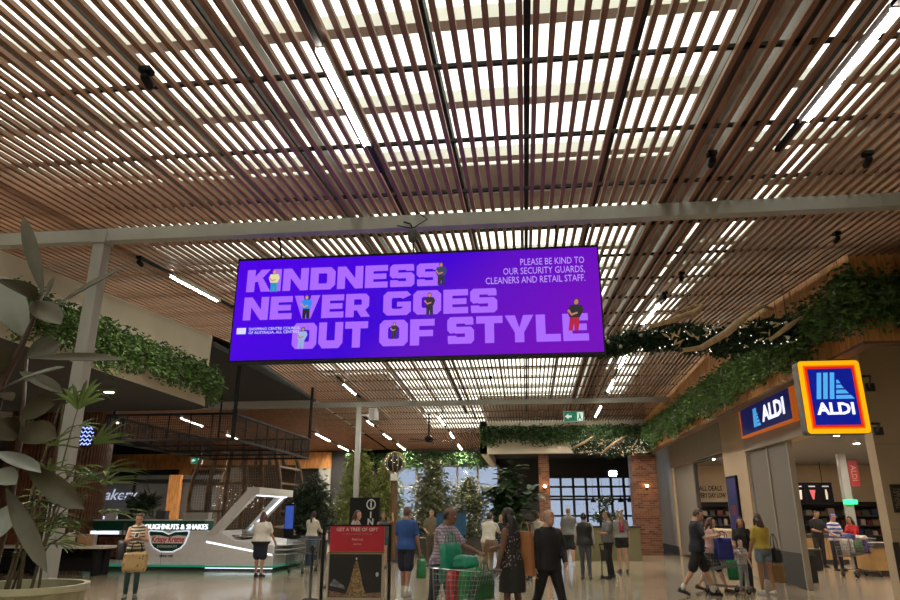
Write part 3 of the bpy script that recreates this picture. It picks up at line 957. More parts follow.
# exit signs
def exit_sign(x, y, z, w, h, label, hang=None):
    o = empty('exit_sign', (x, y, z), label, 'sign', 'green exit signs')
    MB().box(x - w / 2 - 0.02, y, z - h / 2 - 0.02, x + w / 2 + 0.02, y + 0.06, z + h / 2 + 0.02).build('case', M_white, o)
    MB().box(x - w / 2, y - 0.006, z - h / 2, x + w / 2, y + 0.002, z + h / 2).build('face', mat('exit_green', (0.0, 0.12, 0.06), 0.4, emit=0.35, ecol=(0.0, 0.25, 0.15)), o)
    wl = mat('exit_white', (0.7, 0.8, 0.75), 0.4, emit=0.55, ecol=(0.7, 0.95, 0.85))
    a = MB(); s = h
    a.prism([(-0.55 * s, 0), (-0.2 * s, 0.28 * s), (-0.2 * s, 0.1 * s), (0.12 * s, 0.1 * s), (0.12 * s, -0.1 * s), (-0.2 * s, -0.1 * s), (-0.2 * s, -0.28 * s)], (x - w * 0.18, y - 0.008, z), (1, 0, 0), (0, 0, 1), 0.004)
    a.build('arrow', wl, o)
    MB().box(x + w * 0.16, y - 0.009, z - h * 0.42, x + w * 0.46, y - 0.005, z + h * 0.42).build('doorway', wl, o)
    a = MB(); gx = x + w * 0.30
    a.prism([(0.055 * s * math.cos(t) - 0.02 * s, 0.27 * s + 0.055 * s * math.sin(t)) for t in np.linspace(0, 2 * PI, 9)[:-1]], (gx, y - 0.011, z), (1, 0, 0), (0, 0, 1), 0.003)
    a.prism([(-0.08 * s, 0.2 * s), (0.08 * s, 0.2 * s), (0.1 * s, -0.1 * s), (0.2 * s, -0.38 * s), (0.1 * s, -0.38 * s), (0.0, -0.12 * s), (-0.14 * s, -0.36 * s), (-0.22 * s, -0.3 * s), (-0.09 * s, -0.05 * s)], (gx, y - 0.011, z), (1, 0, 0), (0, 0, 1), 0.003)
    a.build('running_figure', MATS['exit_green'], o)
    for sx in (-0.35, 0.35):
        MB().tube([(x + sx * w, y + 0.03, z + h / 2), (x + sx * w, y + 0.03, hang)], 0.008, 6).build('hanger', M_black, o)


exit_sign(1.8, 24.9, 4.96, 0.70, 0.35, 'green exit sign with left arrow hung below the far crossbeam', zf(24.9))
exit_sign(-16.3, 33.0, 4.15, 0.55, 0.3, 'small exit sign under the black mesh canopy at the left', zf(33))

# ================================================================== trailing planters
def trailing(name, path, outward, label, n_per_m=34, drop=(0.45, 0.85), rise=0.18, leaf=0.085, m=M_vine, seed=1, proud=0.28, group='trailing green planters'):
    """trough on a wall with vines spilling over; path = [(x, y, z_rim), ...]"""
    g = np.random.default_rng(seed)
    o = empty(name, path[0], label, 'planter', group)
    pos = []; outs = []
    st = MB()
    for (p, q), ov in zip(zip(path[:-1], path[1:]), outward):
        p = np.array(p, float); q = np.array(q, float); ov = np.array(ov, float)
        ln = np.linalg.norm(q - p)
        tr = MB()
        a_ = Vector(p) + Vector(ov) * 0.10; b_ = Vector(q) + Vector(ov) * 0.10
        e_ = (b_ - a_).normalized() * min(0.12, ln * 0.1)
        tr.bar(a_ + e_ - Vector((0, 0, 0.14)), b_ - e_ - Vector((0, 0, 0.14)), 0.14, 0.16)
        tr.build('trough', M_mdark, o)
        ns = int(ln * n_per_m * (2.0 if ov[1] < -0.5 and len(path) == 4 else 1.0))
        for k in range(ns):
            t = g.random(); base = p + (q - p) * t
            wob = 0.5 + 0.5 * math.sin(t * ln * 2.1 + seed) * math.sin(t * ln * 0.83 + 2 * seed)
            d = g.uniform(*drop) * (0.72 + 0.5 * wob)
            pr = g.uniform(0.08, proud)
            nl = int(6 + d / leaf * 1.7)
            for j in range(nl):
                s = j / nl
                if s < 0.3:
                    a = s / 0.3
                    pt = base + ov * (0.02 + pr * a) + np.array([0, 0, rise * math.sin(a * PI) * g.uniform(0.3, 1.2)])
                else:
                    pt = base + ov * (pr + 0.02) - np.array([0, 0, d * (s - 0.3) / 0.7])
                pos.append(pt + g.normal(size=3) * 0.045); outs.append(ov)
            if k % 4 == 0:
                st.tube([base + ov * 0.05, base + ov * (pr) + np.array([0, 0, 0.05]), base + ov * pr - np.array([0, 0, d * 0.9])], 0.005, 3)
    leaf_cloud('foliage', pos, leaf, m, o, out=np.array(outs), seed=seed)
    q = st.build('stem', mat('vine_stem', (0.05, 0.06, 0.02), 0.7), o); q['kind'] = 'stuff'
    return o


trailing('trailing_planter', [(8.9, 10.42, 4.76), (4.88, 10.42, 4.76), (5.07, 10.15, 4.76), (5.07, 29.3, 4.72)], [(0, -1, 0), (-0.7, -0.7, 0), (-1, 0, 0)], 'long planter of trailing vines along the cedar bulkhead above the shopfront', 95, (0.3, 0.68), 0.34, 0.10, M_vine, 3)
trailing('trailing_planter', [(-1.85, 29.36, 5.02), (5.0, 29.36, 5.0)], [(0, -1, 0)], 'planter of trailing vines on the cream bulkhead above the brick piers', 80, (0.35, 0.75), 0.15, 0.13, M_vine2, 5)
vp = [(-7.5, 8.6, 4.62), (-7.5, 15.2, 4.72)]
vo = [(1, 0, 0)]
for k in range(1, 5):
    t = k / 4 * PI / 2
    vp.append((-7.55 - 0.8 * (1 - math.cos(t)) + 0.05 * math.cos(t), 15.2 + 0.85 * math.sin(t), 4.72)); vo.append((math.cos(t), math.sin(t), 0))
trailing('trailing_planter', vp, vo, 'planter of trailing ivy along the cream bulkhead behind the grey post', 90, (0.3, 0.62), 0.25, 0.105, M_vine, 9)
trailing('trailing_planter', [(-9.9, 38.0, 4.7), (-2.0, 38.0, 4.7)], [(0, -1, 0)], 'far planter of hanging grass above the bright windows', 60, (0.4, 0.9), 0.1, 0.18, M_vine2, 11)

# ================================================================== Christmas garlands
M_gold = mat('gold_leaf', (0.72, 0.58, 0.34), 0.4, metal=0.2, island=0.3)
M_drift = mat('driftwood', (0.55, 0.38, 0.22), 0.6, var=0.25, scale=12)
M_bulb = mat('fairy_bulb', (1, 0.95, 0.85), 0.4, emit=1.3, ecol=(1, 0.95, 0.85))
M_pine = mat('pine_needle', (0.018, 0.055, 0.022), 0.5, island=0.6)
M_baub = mat('pearl_bauble', (0.7, 0.68, 0.62), 0.25)


def garland(x0, x1, y, z0, z1, th, branches, label, seed, nleaf=3200, nbulb=90, ngold=26, hang=()):
    g = np.random.default_rng(seed)
    o = empty('garland', ((x0 + x1) / 2, y, min(z0, z1)), label, 'garland', 'hanging christmas garlands')
    t = g.random(nleaf); ang = g.uniform(0, 2 * PI, nleaf); rad = np.sqrt(g.random(nleaf)) * th * (0.55 + 0.45 * np.sin(np.clip(t, 0.02, 0.98) * PI) ** 0.5)
    zc = z0 + (z1 - z0) * t + 0.06 * np.sin(t * 9)
    pos = np.stack([x0 + (x1 - x0) * t, y + rad * np.cos(ang) * 0.8, zc + rad * np.sin(ang)], 1)
    leaf_cloud('greenery', pos, 0.12, M_pine, o, droop=0.25, aspect=0.28, seed=seed)
    MB().tube([(x0, y, z0), ((x0 + x1) / 2, y, (z0 + z1) / 2), (x1, y, z1)], 0.02, 6).build('core', M_drift, o)
    bb = MB()
    for k in range(nbulb):
        tt = g.random(); a = g.uniform(0, 2 * PI)
        rr_ = th * (0.55 + 0.45 * math.sin(max(0.05, min(0.95, tt)) * PI) ** 0.5) * g.uniform(0.85, 1.08)
        bb.sphere((x0 + (x1 - x0) * tt, y - abs(math.cos(a)) * rr_ * 0.85, z0 + (z1 - z0) * tt + rr_ * math.sin(a)), 0.011, 6, 4)
    q = bb.build('fairy_light', M_bulb, o); q['kind'] = 'stuff'
    for k in range(ngold):
        tt = g.random(); a = g.uniform(-1.3, 1.3)
        cx = x0 + (x1 - x0) * tt; cz = z0 + (z1 - z0) * tt + th * 0.8 * math.sin(a)
        l = g.uniform(0.14, 0.22); d = Vector((g.normal(), -0.5, g.normal())).normalized(); s_ = d.cross(Vector((0, 1, 0.2))).normalized()
        c = Vector((cx, y - th * 0.8 * math.cos(a), cz))
        MB().add([c, c + d * l * 0.45 + s_ * l * 0.11, c + d * l, c + d * l * 0.45 - s_ * l * 0.11, c + d * l * 0.45 + Vector((0, -0.015, 0))], [(0, 1, 4), (1, 2, 4), (2, 3, 4), (3, 0, 4)]).build('gold_leaf', M_gold, o)
    for k in range(6):
        tt = 0.08 + 0.84 * g.random(); a = g.uniform(-0.9, 0.9)
        MB().sphere((x0 + (x1 - x0) * tt, y - th * 0.85, z0 + (z1 - z0) * tt + th * 0.7 * math.sin(a)), 0.035, 10, 7).build('bauble', M_baub, o, smooth=True)
    for pts, r in branches:
        n_ = len(pts)
        MB().tube(pts, [r * (1 - 0.6 * abs(2 * i / (n_ - 1) - 0.8)) for i in range(n_)], 7).build('branch', M_drift, o, smooth=True)
    for hx, hz in hang:
        MB().tube([(hx, y, hz), (hx, y, zs(y) + 0.1)], 0.006, 5).build('hanging_wire', M_black, o)
    return o


garland(2.2, 4.8, 12.0, 4.52, 4.62, 0.27, [
    ([(2.22, 11.66, 4.70), (2.6, 11.62, 4.80), (3.0, 11.6, 4.92), (3.15, 11.66, 5.04), (3.0, 11.75, 5.08), (2.75, 11.8, 4.98)], 0.06),
    ([(2.75, 11.7, 4.28), (3.05, 11.62, 4.30), (3.5, 11.58, 4.55), (3.85, 11.6, 4.83), (4.15, 11.7, 5.03), (4.38, 11.8, 5.0)], 0.065),
    ([(4.2, 11.7, 4.42), (4.5, 11.64, 4.62), (4.85, 11.68, 4.86)], 0.055)],
    'near christmas garland with driftwood, gold leaves and fairy lights beside the cedar bulkhead', 21, 6000, 60, 44, ((3.0, 4.7), (4.65, 4.8)))
garland(0.7, 2.3, 12.1, 4.55, 4.52, 0.2, [], 'plain dark green end of the garland reaching behind the purple screen', 22, 2600, 0, 0, ((1.3, 4.6),))
garland(1.75, 4.35, 25.0, 3.85, 3.88, 0.30, [
    ([(1.68, 24.6, 3.82), (2.05, 24.6, 3.98), (2.45, 24.65, 4.24)], 0.06),
    ([(2.7, 24.6, 3.65), (3.1, 24.6, 3.95), (3.6, 24.7, 4.25)], 0.06),
    ([(3.7, 24.65, 3.75), (3.95, 24.65, 4.1)], 0.05)],
    'far christmas garland with driftwood hung before the brick pier front', 23, 3200, 50, 40, ((2.2, 4.1), (3.9, 4.1)))

# ================================================================== suspended black mesh canopy
cn = empty('mesh_canopy', (-9.5, 18, 3.3), 'suspended black mesh canopy frame over the doughnut stall', 'canopy')
cx0, cx1, cy0, cy1, cz0, cz1 = -10.4, -7.05, 16.0, 22.0, 3.33, 3.95


def rect_frame(z, t):
    for p, q in (((cx0, cy0, z), (cx1, cy0, z)), ((cx0, cy1, z), (cx1, cy1, z)), ((cx0, cy0, z), (cx0, cy1, z)), ((cx1, cy0, z), (cx1, cy1, z))):
        MB().bar(p, q, t, t).build('rail', M_black, cn)


rect_frame(cz0, 0.055); rect_frame(cz1, 0.055)
for k in range(7):
    x = cx0 + (cx1 - cx0) * k / 6
    for y in (cy0, cy1):
        MB().bar((x, y, cz0), (x, y, cz1), 0.03, 0.03).build('upright', M_black, cn)
for k in range(1, 8):
    y = cy0 + (cy1 - cy0) * k / 8
    for x in (cx0, cx1):
        MB().bar((x, y, cz0), (x, y, cz1), 0.03, 0.03).build('upright', M_black, cn)
w_ = MB()
for k in range(1, 10):
    z = cz0 + (cz1 - cz0) * k / 10
    for y in (cy0, cy1):
        w_.bar((cx0, y, z), (cx1, y, z), 0.007, 0.007)
    for x in (cx0, cx1):
        w_.bar((x, cy0, z), (x, cy1, z), 0.009, 0.009)
for k in range(1, 60):
    x = cx0 + (cx1 - cx0) * k / 60
    for y in (cy0, cy1): w_.bar((x, y, cz0), (x, y, cz1), 0.007, 0.007)
for k in range(1, 90):
    y = cy0 + (cy1 - cy0) * k / 90
    for x in (cx0, cx1): w_.bar((x, y, cz0), (x, y, cz1), 0.009, 0.009)
q = w_.build('mesh_wire', M_black, cn); q['kind'] = 'stuff'
for k in range(1, 4):
    y = cy0 + (cy1 - cy0) * k / 4
    MB().bar((cx0, y, cz0), (cx1, y, cz0), 0.045, 0.045).build('cross_rail', M_black, cn)
for x, y in ((cx1, cy0), (-10.2, cy0), (cx1, cy1), (-10.2, cy1)):
    zt = 4.1 if (x < -7.5 and y < 16.01) else (5.62 if x < -7.6 else zs(y))
    MB().tube([(x, y, cz1), (x, y, zt)], 0.05 if x > -8 else 0.03, 8).build('drop_rod', M_black, cn)
MB().tube([(cx1, cy0, cz0 - 0.02), (cx1, cy0, cz1 + 0.1)], 0.06, 8).build('corner_post', M_black, cn)

# ================================================================== ceiling fan, speaker, lantern
f_ = empty('ceiling_fan', (-3.78, 27, 4.3), 'black ceiling fan on a long rod beyond the far crossbeam', 'fan')
MB().tube([(-3.78, 27, 4.5), (-3.78, 27, zf(27))], 0.03, 8).build('rod', M_black, f_)
MB().lathe([(0.05, 0.2), (0.14, 0.14), (0.18, 0.04), (0.16, -0.04), (0.05, -0.08)][::-1], (-3.78, 27, 4.38), 16).build('motor', M_black, f_, smooth=True)
for k in range(5):
    a = 2 * PI * k / 5 + 0.25
    d = Vector((math.cos(a), math.sin(a), 0)); s_ = Vector((-math.sin(a), math.cos(a), 0.15))
    c = Vector((-3.78, 27, 4.36))
    b_ = MB(); b_.add([c + d * 0.15 + s_ * 0.04, c + d * 0.15 - s_ * 0.04, c + d * 1.0 - s_ * 0.085, c + d * 1.0 + s_ * 0.085] + [p + Vector((0, 0, 0.012)) for p in (c + d * 0.15 + s_ * 0.04, c + d * 0.15 - s_ * 0.04, c + d * 1.0 - s_ * 0.085, c + d * 1.0 + s_ * 0.085)], [(3, 2, 1, 0), (4, 5, 6, 7), (0, 1, 5, 4), (1, 2, 6, 5), (2, 3, 7, 6), (3, 0, 4, 7)])
    b_.build('blade', M_mdark, f_)
sp = empty('loudspeaker', (-5.42, 24.2, 4.8), 'pale grey loudspeaker box hung beside the far post', 'speaker')
MB().prism(rr(-5.58, 4.83, -5.26, 5.26, 0.03), (0, 24.4, 0), (1, 0, 0), (0, 0, 1), 0.3).build('cabinet', M_steel, sp)
MB().box(-5.55, 24.085, 4.86, -5.36, 24.1, 5.23).build('grille', mat('grille_grey', (0.2, 0.2, 0.2), 0.6), sp)
MB().box(-5.94, 24.26, 5.0, -5.58, 24.32, 5.06).build('bracket', M_steel, sp)

gl = empty('globe_lantern', (-4.75, 25, 0), 'round wire globe lantern on a tall brown pole among the trees', 'lantern')
gw = MB()
for k in range(6):
    a = PI * k / 6
    gw.tube([(-4.75 + 0.4 * math.cos(t) * math.cos(a), 25 + 0.4 * math.cos(t) * math.sin(a), 3.38 + 0.4 * math.sin(t)) for t in np.linspace(0, 2 * PI, 25)], 0.012, 5)
q = gw.build('wire_frame', mat('brass_wire', (0.5, 0.36, 0.2), 0.35, metal=0.8), gl); q['kind'] = 'stuff'
MB().sphere((-4.75, 25, 3.36), 0.32, 16, 10).build('dark_core', mat('globe_core', (0.02, 0.025, 0.02), 0.3), gl, smooth=True)
bb = MB()
for k in range(26):
    a = nrg.normal(size=3); a /= np.linalg.norm(a)
    bb.sphere((-4.75 + a[0] * 0.35, 25 + a[1] * 0.35, 3.38 + a[2] * 0.35), 0.016, 6, 4)
q = bb.build('fairy_light', M_bulb, gl); q['kind'] = 'stuff'
MB().tube([(-4.75, 25, 0), (-4.75, 25, 3.0)], 0.11, 12).build('pole', mat('brown_pole', (0.16, 0.08, 0.04), 0.6, var=0.2), gl)
MB().box(-4.87, 24.84, 2.75, -4.63, 25.0, 3.0).build('collar', M_white, gl)
MB().box(-5.0, 24.75, 0, -4.5, 25.25, 0.08).build('base', M_mdark, gl)

# dark lamps and pendants in the restaurant
M_flood = mat('floodlight_white', (1, 1, 1), 0.4, emit=60.0, ecol=(0.8, 0.9, 1.0))
o = empty('floodlight', (4.0, 33, 3.3), 'bright white floodlight hanging in the dark restaurant', 'light')
MB().box(3.75, 33.02, 3.2, 4.3, 33.1, 3.6).build('case', M_black, o)
MB().prism(rr(3.85, 3.28, 4.2, 3.52, 0.08), (0, 33.02, 0), (1, 0, 0), (0, 0, 1), 0.02).build('lens', M_flood, o)
MB().tube([(4.0, 33.06, 3.6), (4.0, 33.06, 4.5)], 0.02, 6).build('rod', M_black, o)
for k in range(5):
    x = 3.1 + 0.42 * k
    o = empty('pendant_lamp', (x, 33.5, 2.1), 'black pendant lamp number %s from the left in the row before the windows' % ('one', 'two', 'three', 'four', 'five')[k], 'lamp', 'black pendants in the restaurant')
    MB().lathe([(0.13, 0), (0.12, 0.08), (0.06, 0.18), (0.02, 0.24)], (x, 33.5, 2.12), 14).build('shade', M_black, o, smooth=True)
    MB().tube([(x, 33.5, 2.34), (x, 33.5, 4.5)], 0.008, 5).build('cord', M_black, o)


def sconce(x, y, z, label):
    o = empty('wall_sconce', (x, y, z), label, 'lamp', 'glowing sconces on the brick piers')
    MB().box(x - 0.05, y - 0.04, z - 0.1, x + 0.05, y, z + 0.1).build('back_plate', M_black, o)
    MB().tube([(x, y - 0.02, z), (x, y - 0.12, z + 0.02)], 0.012, 6).build('arm', M_black, o)
    MB().sphere((x, y - 0.14, z + 0.05), 0.06, 10, 8).build('bulb', mat('warm_bulb', (1, 0.7, 0.4), 0.4, emit=30, ecol=(1, 0.55, 0.22)), o, smooth=True)


sconce(4.98, 29.9, 2.66, 'small glowing sconce on the wide brick pier')
sconce(0.78, 29.9, 2.66, 'small glowing sconce on the narrow brick pier')
# restaurant clutter: service counter with plants at the entry
o = empty('host_counter', (2.6, 26.5, 0), 'olive service counter behind the people at the restaurant entry', 'counter')
MB().box(1.6, 26.2, 0.0, 4.0, 26.9, 1.12).build('body', mat('olive_panel', (0.16, 0.15, 0.075), 0.6), o)
MB().box(1.55, 26.15, 1.12, 4.05, 26.95, 1.18).build('top', M_mdark, o)
for k in range(3):
    MB().box(1.65 + 0.8 * k, 26.185, 0.12, 2.37 + 0.8 * k, 26.2, 1.05).build('panel', MATS['olive_panel'], o)

# ================================================================== leaves and trees
def big_leaf(L_, w, n=7, curl=0.15, fold=0.12, th=0.003):
    """a broad leaf along +Y with midrib fold and droop, thin but solid"""
    b_ = MB(); vs = []; fs = []
    prof = [0.10, 0.55, 0.86, 1.0, 0.95, 0.70, 0.0]
    rows = len(prof)
    for zz in (0, -th):
        for i in range(rows):
            t = i / (rows - 1); y = t * L_; z0 = -curl * L_ * t * t
            for s_ in (-1, -0.5, 0, 0.5, 1):
                vs.append((s_ * prof[i] * w / 2, y, z0 + fold * abs(s_) * prof[i] * w / 2 + zz))
    for k in range(2):
        for i in range(rows - 1):
            for j in range(4):
                a = k * rows * 5 + i * 5 + j
                f = (a, a + 1, a + 6, a + 5)
                fs.append(f if k == 0 else f[::-1])
    b_.add(vs, fs)
    return b_


def orient(d, up=(0, 0, 1), roll=0.0):
    """euler turning local +Y to d, +Z near up"""
    d = Vector(d).normalized(); up = Vector(up)
    x = d.cross(up)
    if x.length < 1e-3: x = Vector((1, 0, 0))
    x.normalize(); z = x.cross(d)
    M_ = Matrix((x, d, z)).transposed() @ Matrix.Rotation(roll, 3, 'Y')
    return M_.to_euler()


M_stem = mat('green_brown_stem', (0.09, 0.07, 0.035), 0.7, var=0.3, scale=10)
# --- big rubber plant in the left foreground
M_rub = mat('rubber_leaf', (0.075, 0.065, 0.036), 0.42, var=0.3, scale=5)
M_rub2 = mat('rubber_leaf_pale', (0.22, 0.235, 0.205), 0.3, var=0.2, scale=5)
rp_ = empty('rubber_plant', (-1.95, 2.35, 0), 'large rubber plant with broad olive leaves at the left edge', 'plant')
trunk = [(-1.98, 2.38, 0.5), (-1.99, 2.40, 1.2), (-2.02, 2.40, 1.75), (-2.01, 2.4, 2.089), (-1.965, 2.4, 2.216), (-1.936, 2.4, 2.325), (-1.912, 2.4, 2.45)]
MB().tube(trunk, [0.022, 0.02, 0.016, 0.013, 0.011, 0.009, 0.005], 8).build('stem', mat('rubber_stem', (0.06, 0.03, 0.018), 0.6), rp_, smooth=True)
MB().tube([(-1.98, 2.35, 0.5), (-1.92, 2.4, 1.2), (-1.90, 2.42, 1.6), (-1.91, 2.42, 1.9), (-1.97, 2.45, 2.2)], [0.02, 0.018, 0.014, 0.01, 0.006], 8).build('stem', MATS['rubber_stem'], rp_, smooth=True)
MB().lathe([(0.20, 0), (0.26, 0.5), (0.27, 0.52), (0.24, 0.52), (0.235, 0.46)], (-1.98, 2.35, 0), 24).build('pot', mat('grey_pot', (0.3, 0.3, 0.28), 0.6), rp_, smooth=True)
# tip positions (world) with base on the stems: (base, tip, width, face-up hint, pale)
RL_ = [
       ((-1.912, 2.400, 2.446), (-2.044, 2.360, 2.792), 0.056, (0.5, -1, 0.2), 0),
       ((-1.850, 2.400, 2.393), (-1.664, 2.500, 2.602), 0.042, (-0.3, -1, 0.45), 0),
       ((-1.946, 2.400, 2.422), (-1.929, 2.200, 2.453), 0.122, (0.1, -1, 0.5), 0),
       ((-1.953, 2.400, 2.414), (-1.708, 2.250, 2.288), 0.094, (0.3, -1, 0.6), 0),
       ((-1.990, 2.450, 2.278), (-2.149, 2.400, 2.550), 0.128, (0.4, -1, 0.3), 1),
       ((-1.915, 2.400, 2.183), (-1.530, 2.400, 2.185), 0.045, (0, -1, 0.7), 0),
       ((-1.970, 2.450, 2.203), (-1.876, 2.500, 2.271), 0.100, (0.1, -1, 0.2), 0),
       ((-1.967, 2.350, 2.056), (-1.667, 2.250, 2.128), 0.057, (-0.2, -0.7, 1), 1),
       ((-1.946, 2.400, 2.128), (-1.721, 2.350, 2.044), 0.059, (0.2, -0.9, 0.8), 0),
       ((-1.906, 2.400, 1.972), (-1.751, 2.350, 1.992), 0.104, (0.1, -1, 0.3), 0),
       ((-1.908, 2.400, 1.904), (-1.684, 2.300, 1.868), 0.102, (0.1, -1, 0.4), 0),
       ((-2.010, 2.400, 2.129), (-2.014, 2.300, 2.194), 0.110, (0.1, -1, 0.5), 0),
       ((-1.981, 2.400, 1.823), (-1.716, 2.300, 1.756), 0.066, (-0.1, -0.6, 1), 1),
       ((-1.917, 2.400, 1.866), (-1.862, 2.200, 1.914), 0.122, (0.1, -1, 0.5), 0),
       ((-1.848, 2.400, 1.770), (-1.567, 2.350, 1.620), 0.081, (-0.4, -1, 0.5), 0),
       ((-1.912, 2.400, 1.692), (-1.632, 2.300, 1.419), 0.062, (0.5, -1, 0.2), 0),
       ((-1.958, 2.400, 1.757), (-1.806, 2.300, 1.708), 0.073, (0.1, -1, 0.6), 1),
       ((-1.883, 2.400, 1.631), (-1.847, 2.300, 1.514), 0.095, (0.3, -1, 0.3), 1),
       ((-1.897, 2.400, 2.433), (-1.899, 2.420, 2.530), 0.022, (0.2, -1, 0.2), 0),
       ((-1.998, 2.450, 2.027), (-1.970, 2.300, 2.032), 0.089, (0.1, -1, 0.5), 0)]
for bs, tp_, w, up, pale in RL_:
    d = Vector(tp_) - Vector(bs)
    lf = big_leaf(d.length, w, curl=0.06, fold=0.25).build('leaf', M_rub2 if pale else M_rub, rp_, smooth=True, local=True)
    lf.location = Vector(bs) - rp_.location; lf.rotation_euler = orient(d, up)

# --- big ribbed pot with lady palm
pp = empty('palm_planter', (-4.5, 6.1, 0), 'lady palm in a large ribbed cream planter before the grey post', 'plant')
pr_ = MB(); n = 72
vs = []; fs = []
prof = [(0.40, 0.0), (0.46, 0.5), (0.50, 0.93), (0.53, 0.95), (0.53, 1.0), (0.48, 1.0), (0.47, 0.9)]
for i, (r, z) in enumerate(prof):
    for j in range(n):
        rj = r - (0.014 if (j % 2 and i in (0, 1, 2)) else 0)
        t = 2 * PI * j / n
        vs.append((-4.5 + rj * math.cos(t), 6.1 + rj * math.sin(t), z))
for i in range(len(prof) - 1):
    for j in range(n):
        j2 = (j + 1) % n
        fs.append((i * n + j, i * n + j2, (i + 1) * n + j2, (i + 1) * n + j))
fs.append(tuple(range(n))[::-1])
pr_.add(vs, fs); pr_.build('pot', mat('cream_planter', (0.36, 0.34, 0.22), 0.55, var=0.08), pp)
MB().lathe([(0.472, 0.9), (0.3, 0.92), (0.02, 0.93)], (-4.5, 6.1, 0), 24).build('soil', M_soil, pp)
M_palm = mat('palm_leaf', (0.12, 0.19, 0.045), 0.45, var=0.5, scale=3)
M_palm2 = mat('palm_leaf_dark', (0.05, 0.105, 0.035), 0.45, var=0.4, scale=3)
gp = np.random.default_rng(4)


def frond(parent, base, d, ln, nleaf, ll, m, spread=1.2, w=0.028):
    """fan of narrow leaflets at the end of a stalk"""
    base = Vector(base); d = Vector(d).normalized()
    tip = base + d * ln
    st_ = MB().tube([base, base + d * ln * 0.5 + Vector((0, 0, 0.04)), tip], [0.008, 0.006, 0.004], 5)
    fr = st_.build('frond', M_stem, parent)
    side = d.cross(Vector((0, 0, 1)))
    if side.length < 0.05: side = Vector((1, 0, 0))
    side.normalize(); upv = side.cross(d)
    b_ = MB()
    for k in range(nleaf):
        a = spread * (2 * k / (nleaf - 1) - 1)
        dd = (d * math.cos(a) + side * math.sin(a) + upv * 0.1 * gp.normal()).normalized()
        L_ = ll * (1 - 0.25 * abs(a) / spread) * gp.uniform(0.85, 1.1)
        sd = dd.cross(upv).normalized() * w / 2
        pts = []
        for t, ww in ((0, 0.4), (0.35, 1.0), (0.75, 0.8), (1.0, 0.05)):
            c = tip + dd * L_ * t + Vector((0, 0, -0.35 * L_ * t * t))
            pts += [c + sd * ww, c + upv * -0.006 * ww, c - sd * ww]
        b_.add(pts, [(i * 3 + j, i * 3 + j + 1, (i + 1) * 3 + j + 1, (i + 1) * 3 + j) for i in range(3) for j in range(2)])
    q = b_.build('leaflet', m, None); q.parent = fr; q.location = (0, 0, 0)
    q['kind'] = 'stuff'
    return fr


canes = []
for k in range(8):
    a = gp.uniform(0, 2 * PI); r = gp.uniform(0.02, 0.25)
    bx = -4.45 + r * math.cos(a); by_ = 6.1 + r * math.sin(a)
    h = gp.uniform(0.5, 1.75); lx = gp.uniform(-0.1, 0.32) * h; ly = gp.uniform(-0.15, 0.15) * h
    pts = [(bx, by_, 0.9), (bx + lx * 0.4, by_ + ly * 0.4, 0.9 + h * 0.5), (bx + lx, by_ + ly, 0.9 + h)]
    MB().tube(pts, [0.013, 0.011, 0.008], 6).build('cane', M_stem, pp)
    for j in range(4):
        t = 0.45 + 0.18 * j
        p0 = Vector(pts[0]).lerp(Vector(pts[2]), t)
        aa = gp.uniform(-0.9, 1.6) if j % 2 else gp.uniform(0, 2 * PI)
        frond(pp, p0, (math.cos(aa), math.sin(aa), gp.uniform(0.15, 0.9)), gp.uniform(0.12, 0.3), 6, gp.uniform(0.26, 0.42), M_palm if gp.random() < 0.6 else M_palm2)
for bx, dz, dx in ((-4.3, 1.5, 0.45), (-4.28, 1.1, 0.6), (-4.25, 0.75, 0.5), (-4.3, 1.85, 0.15), (-4.3, 1.3, 0.75)):
    frond(pp, (bx, 6.05, 0.9 + dz * 0.6), (dx, -0.1, dz * 0.35), 0.55, 8, 0.5, M_palm, 0.8, 0.04)


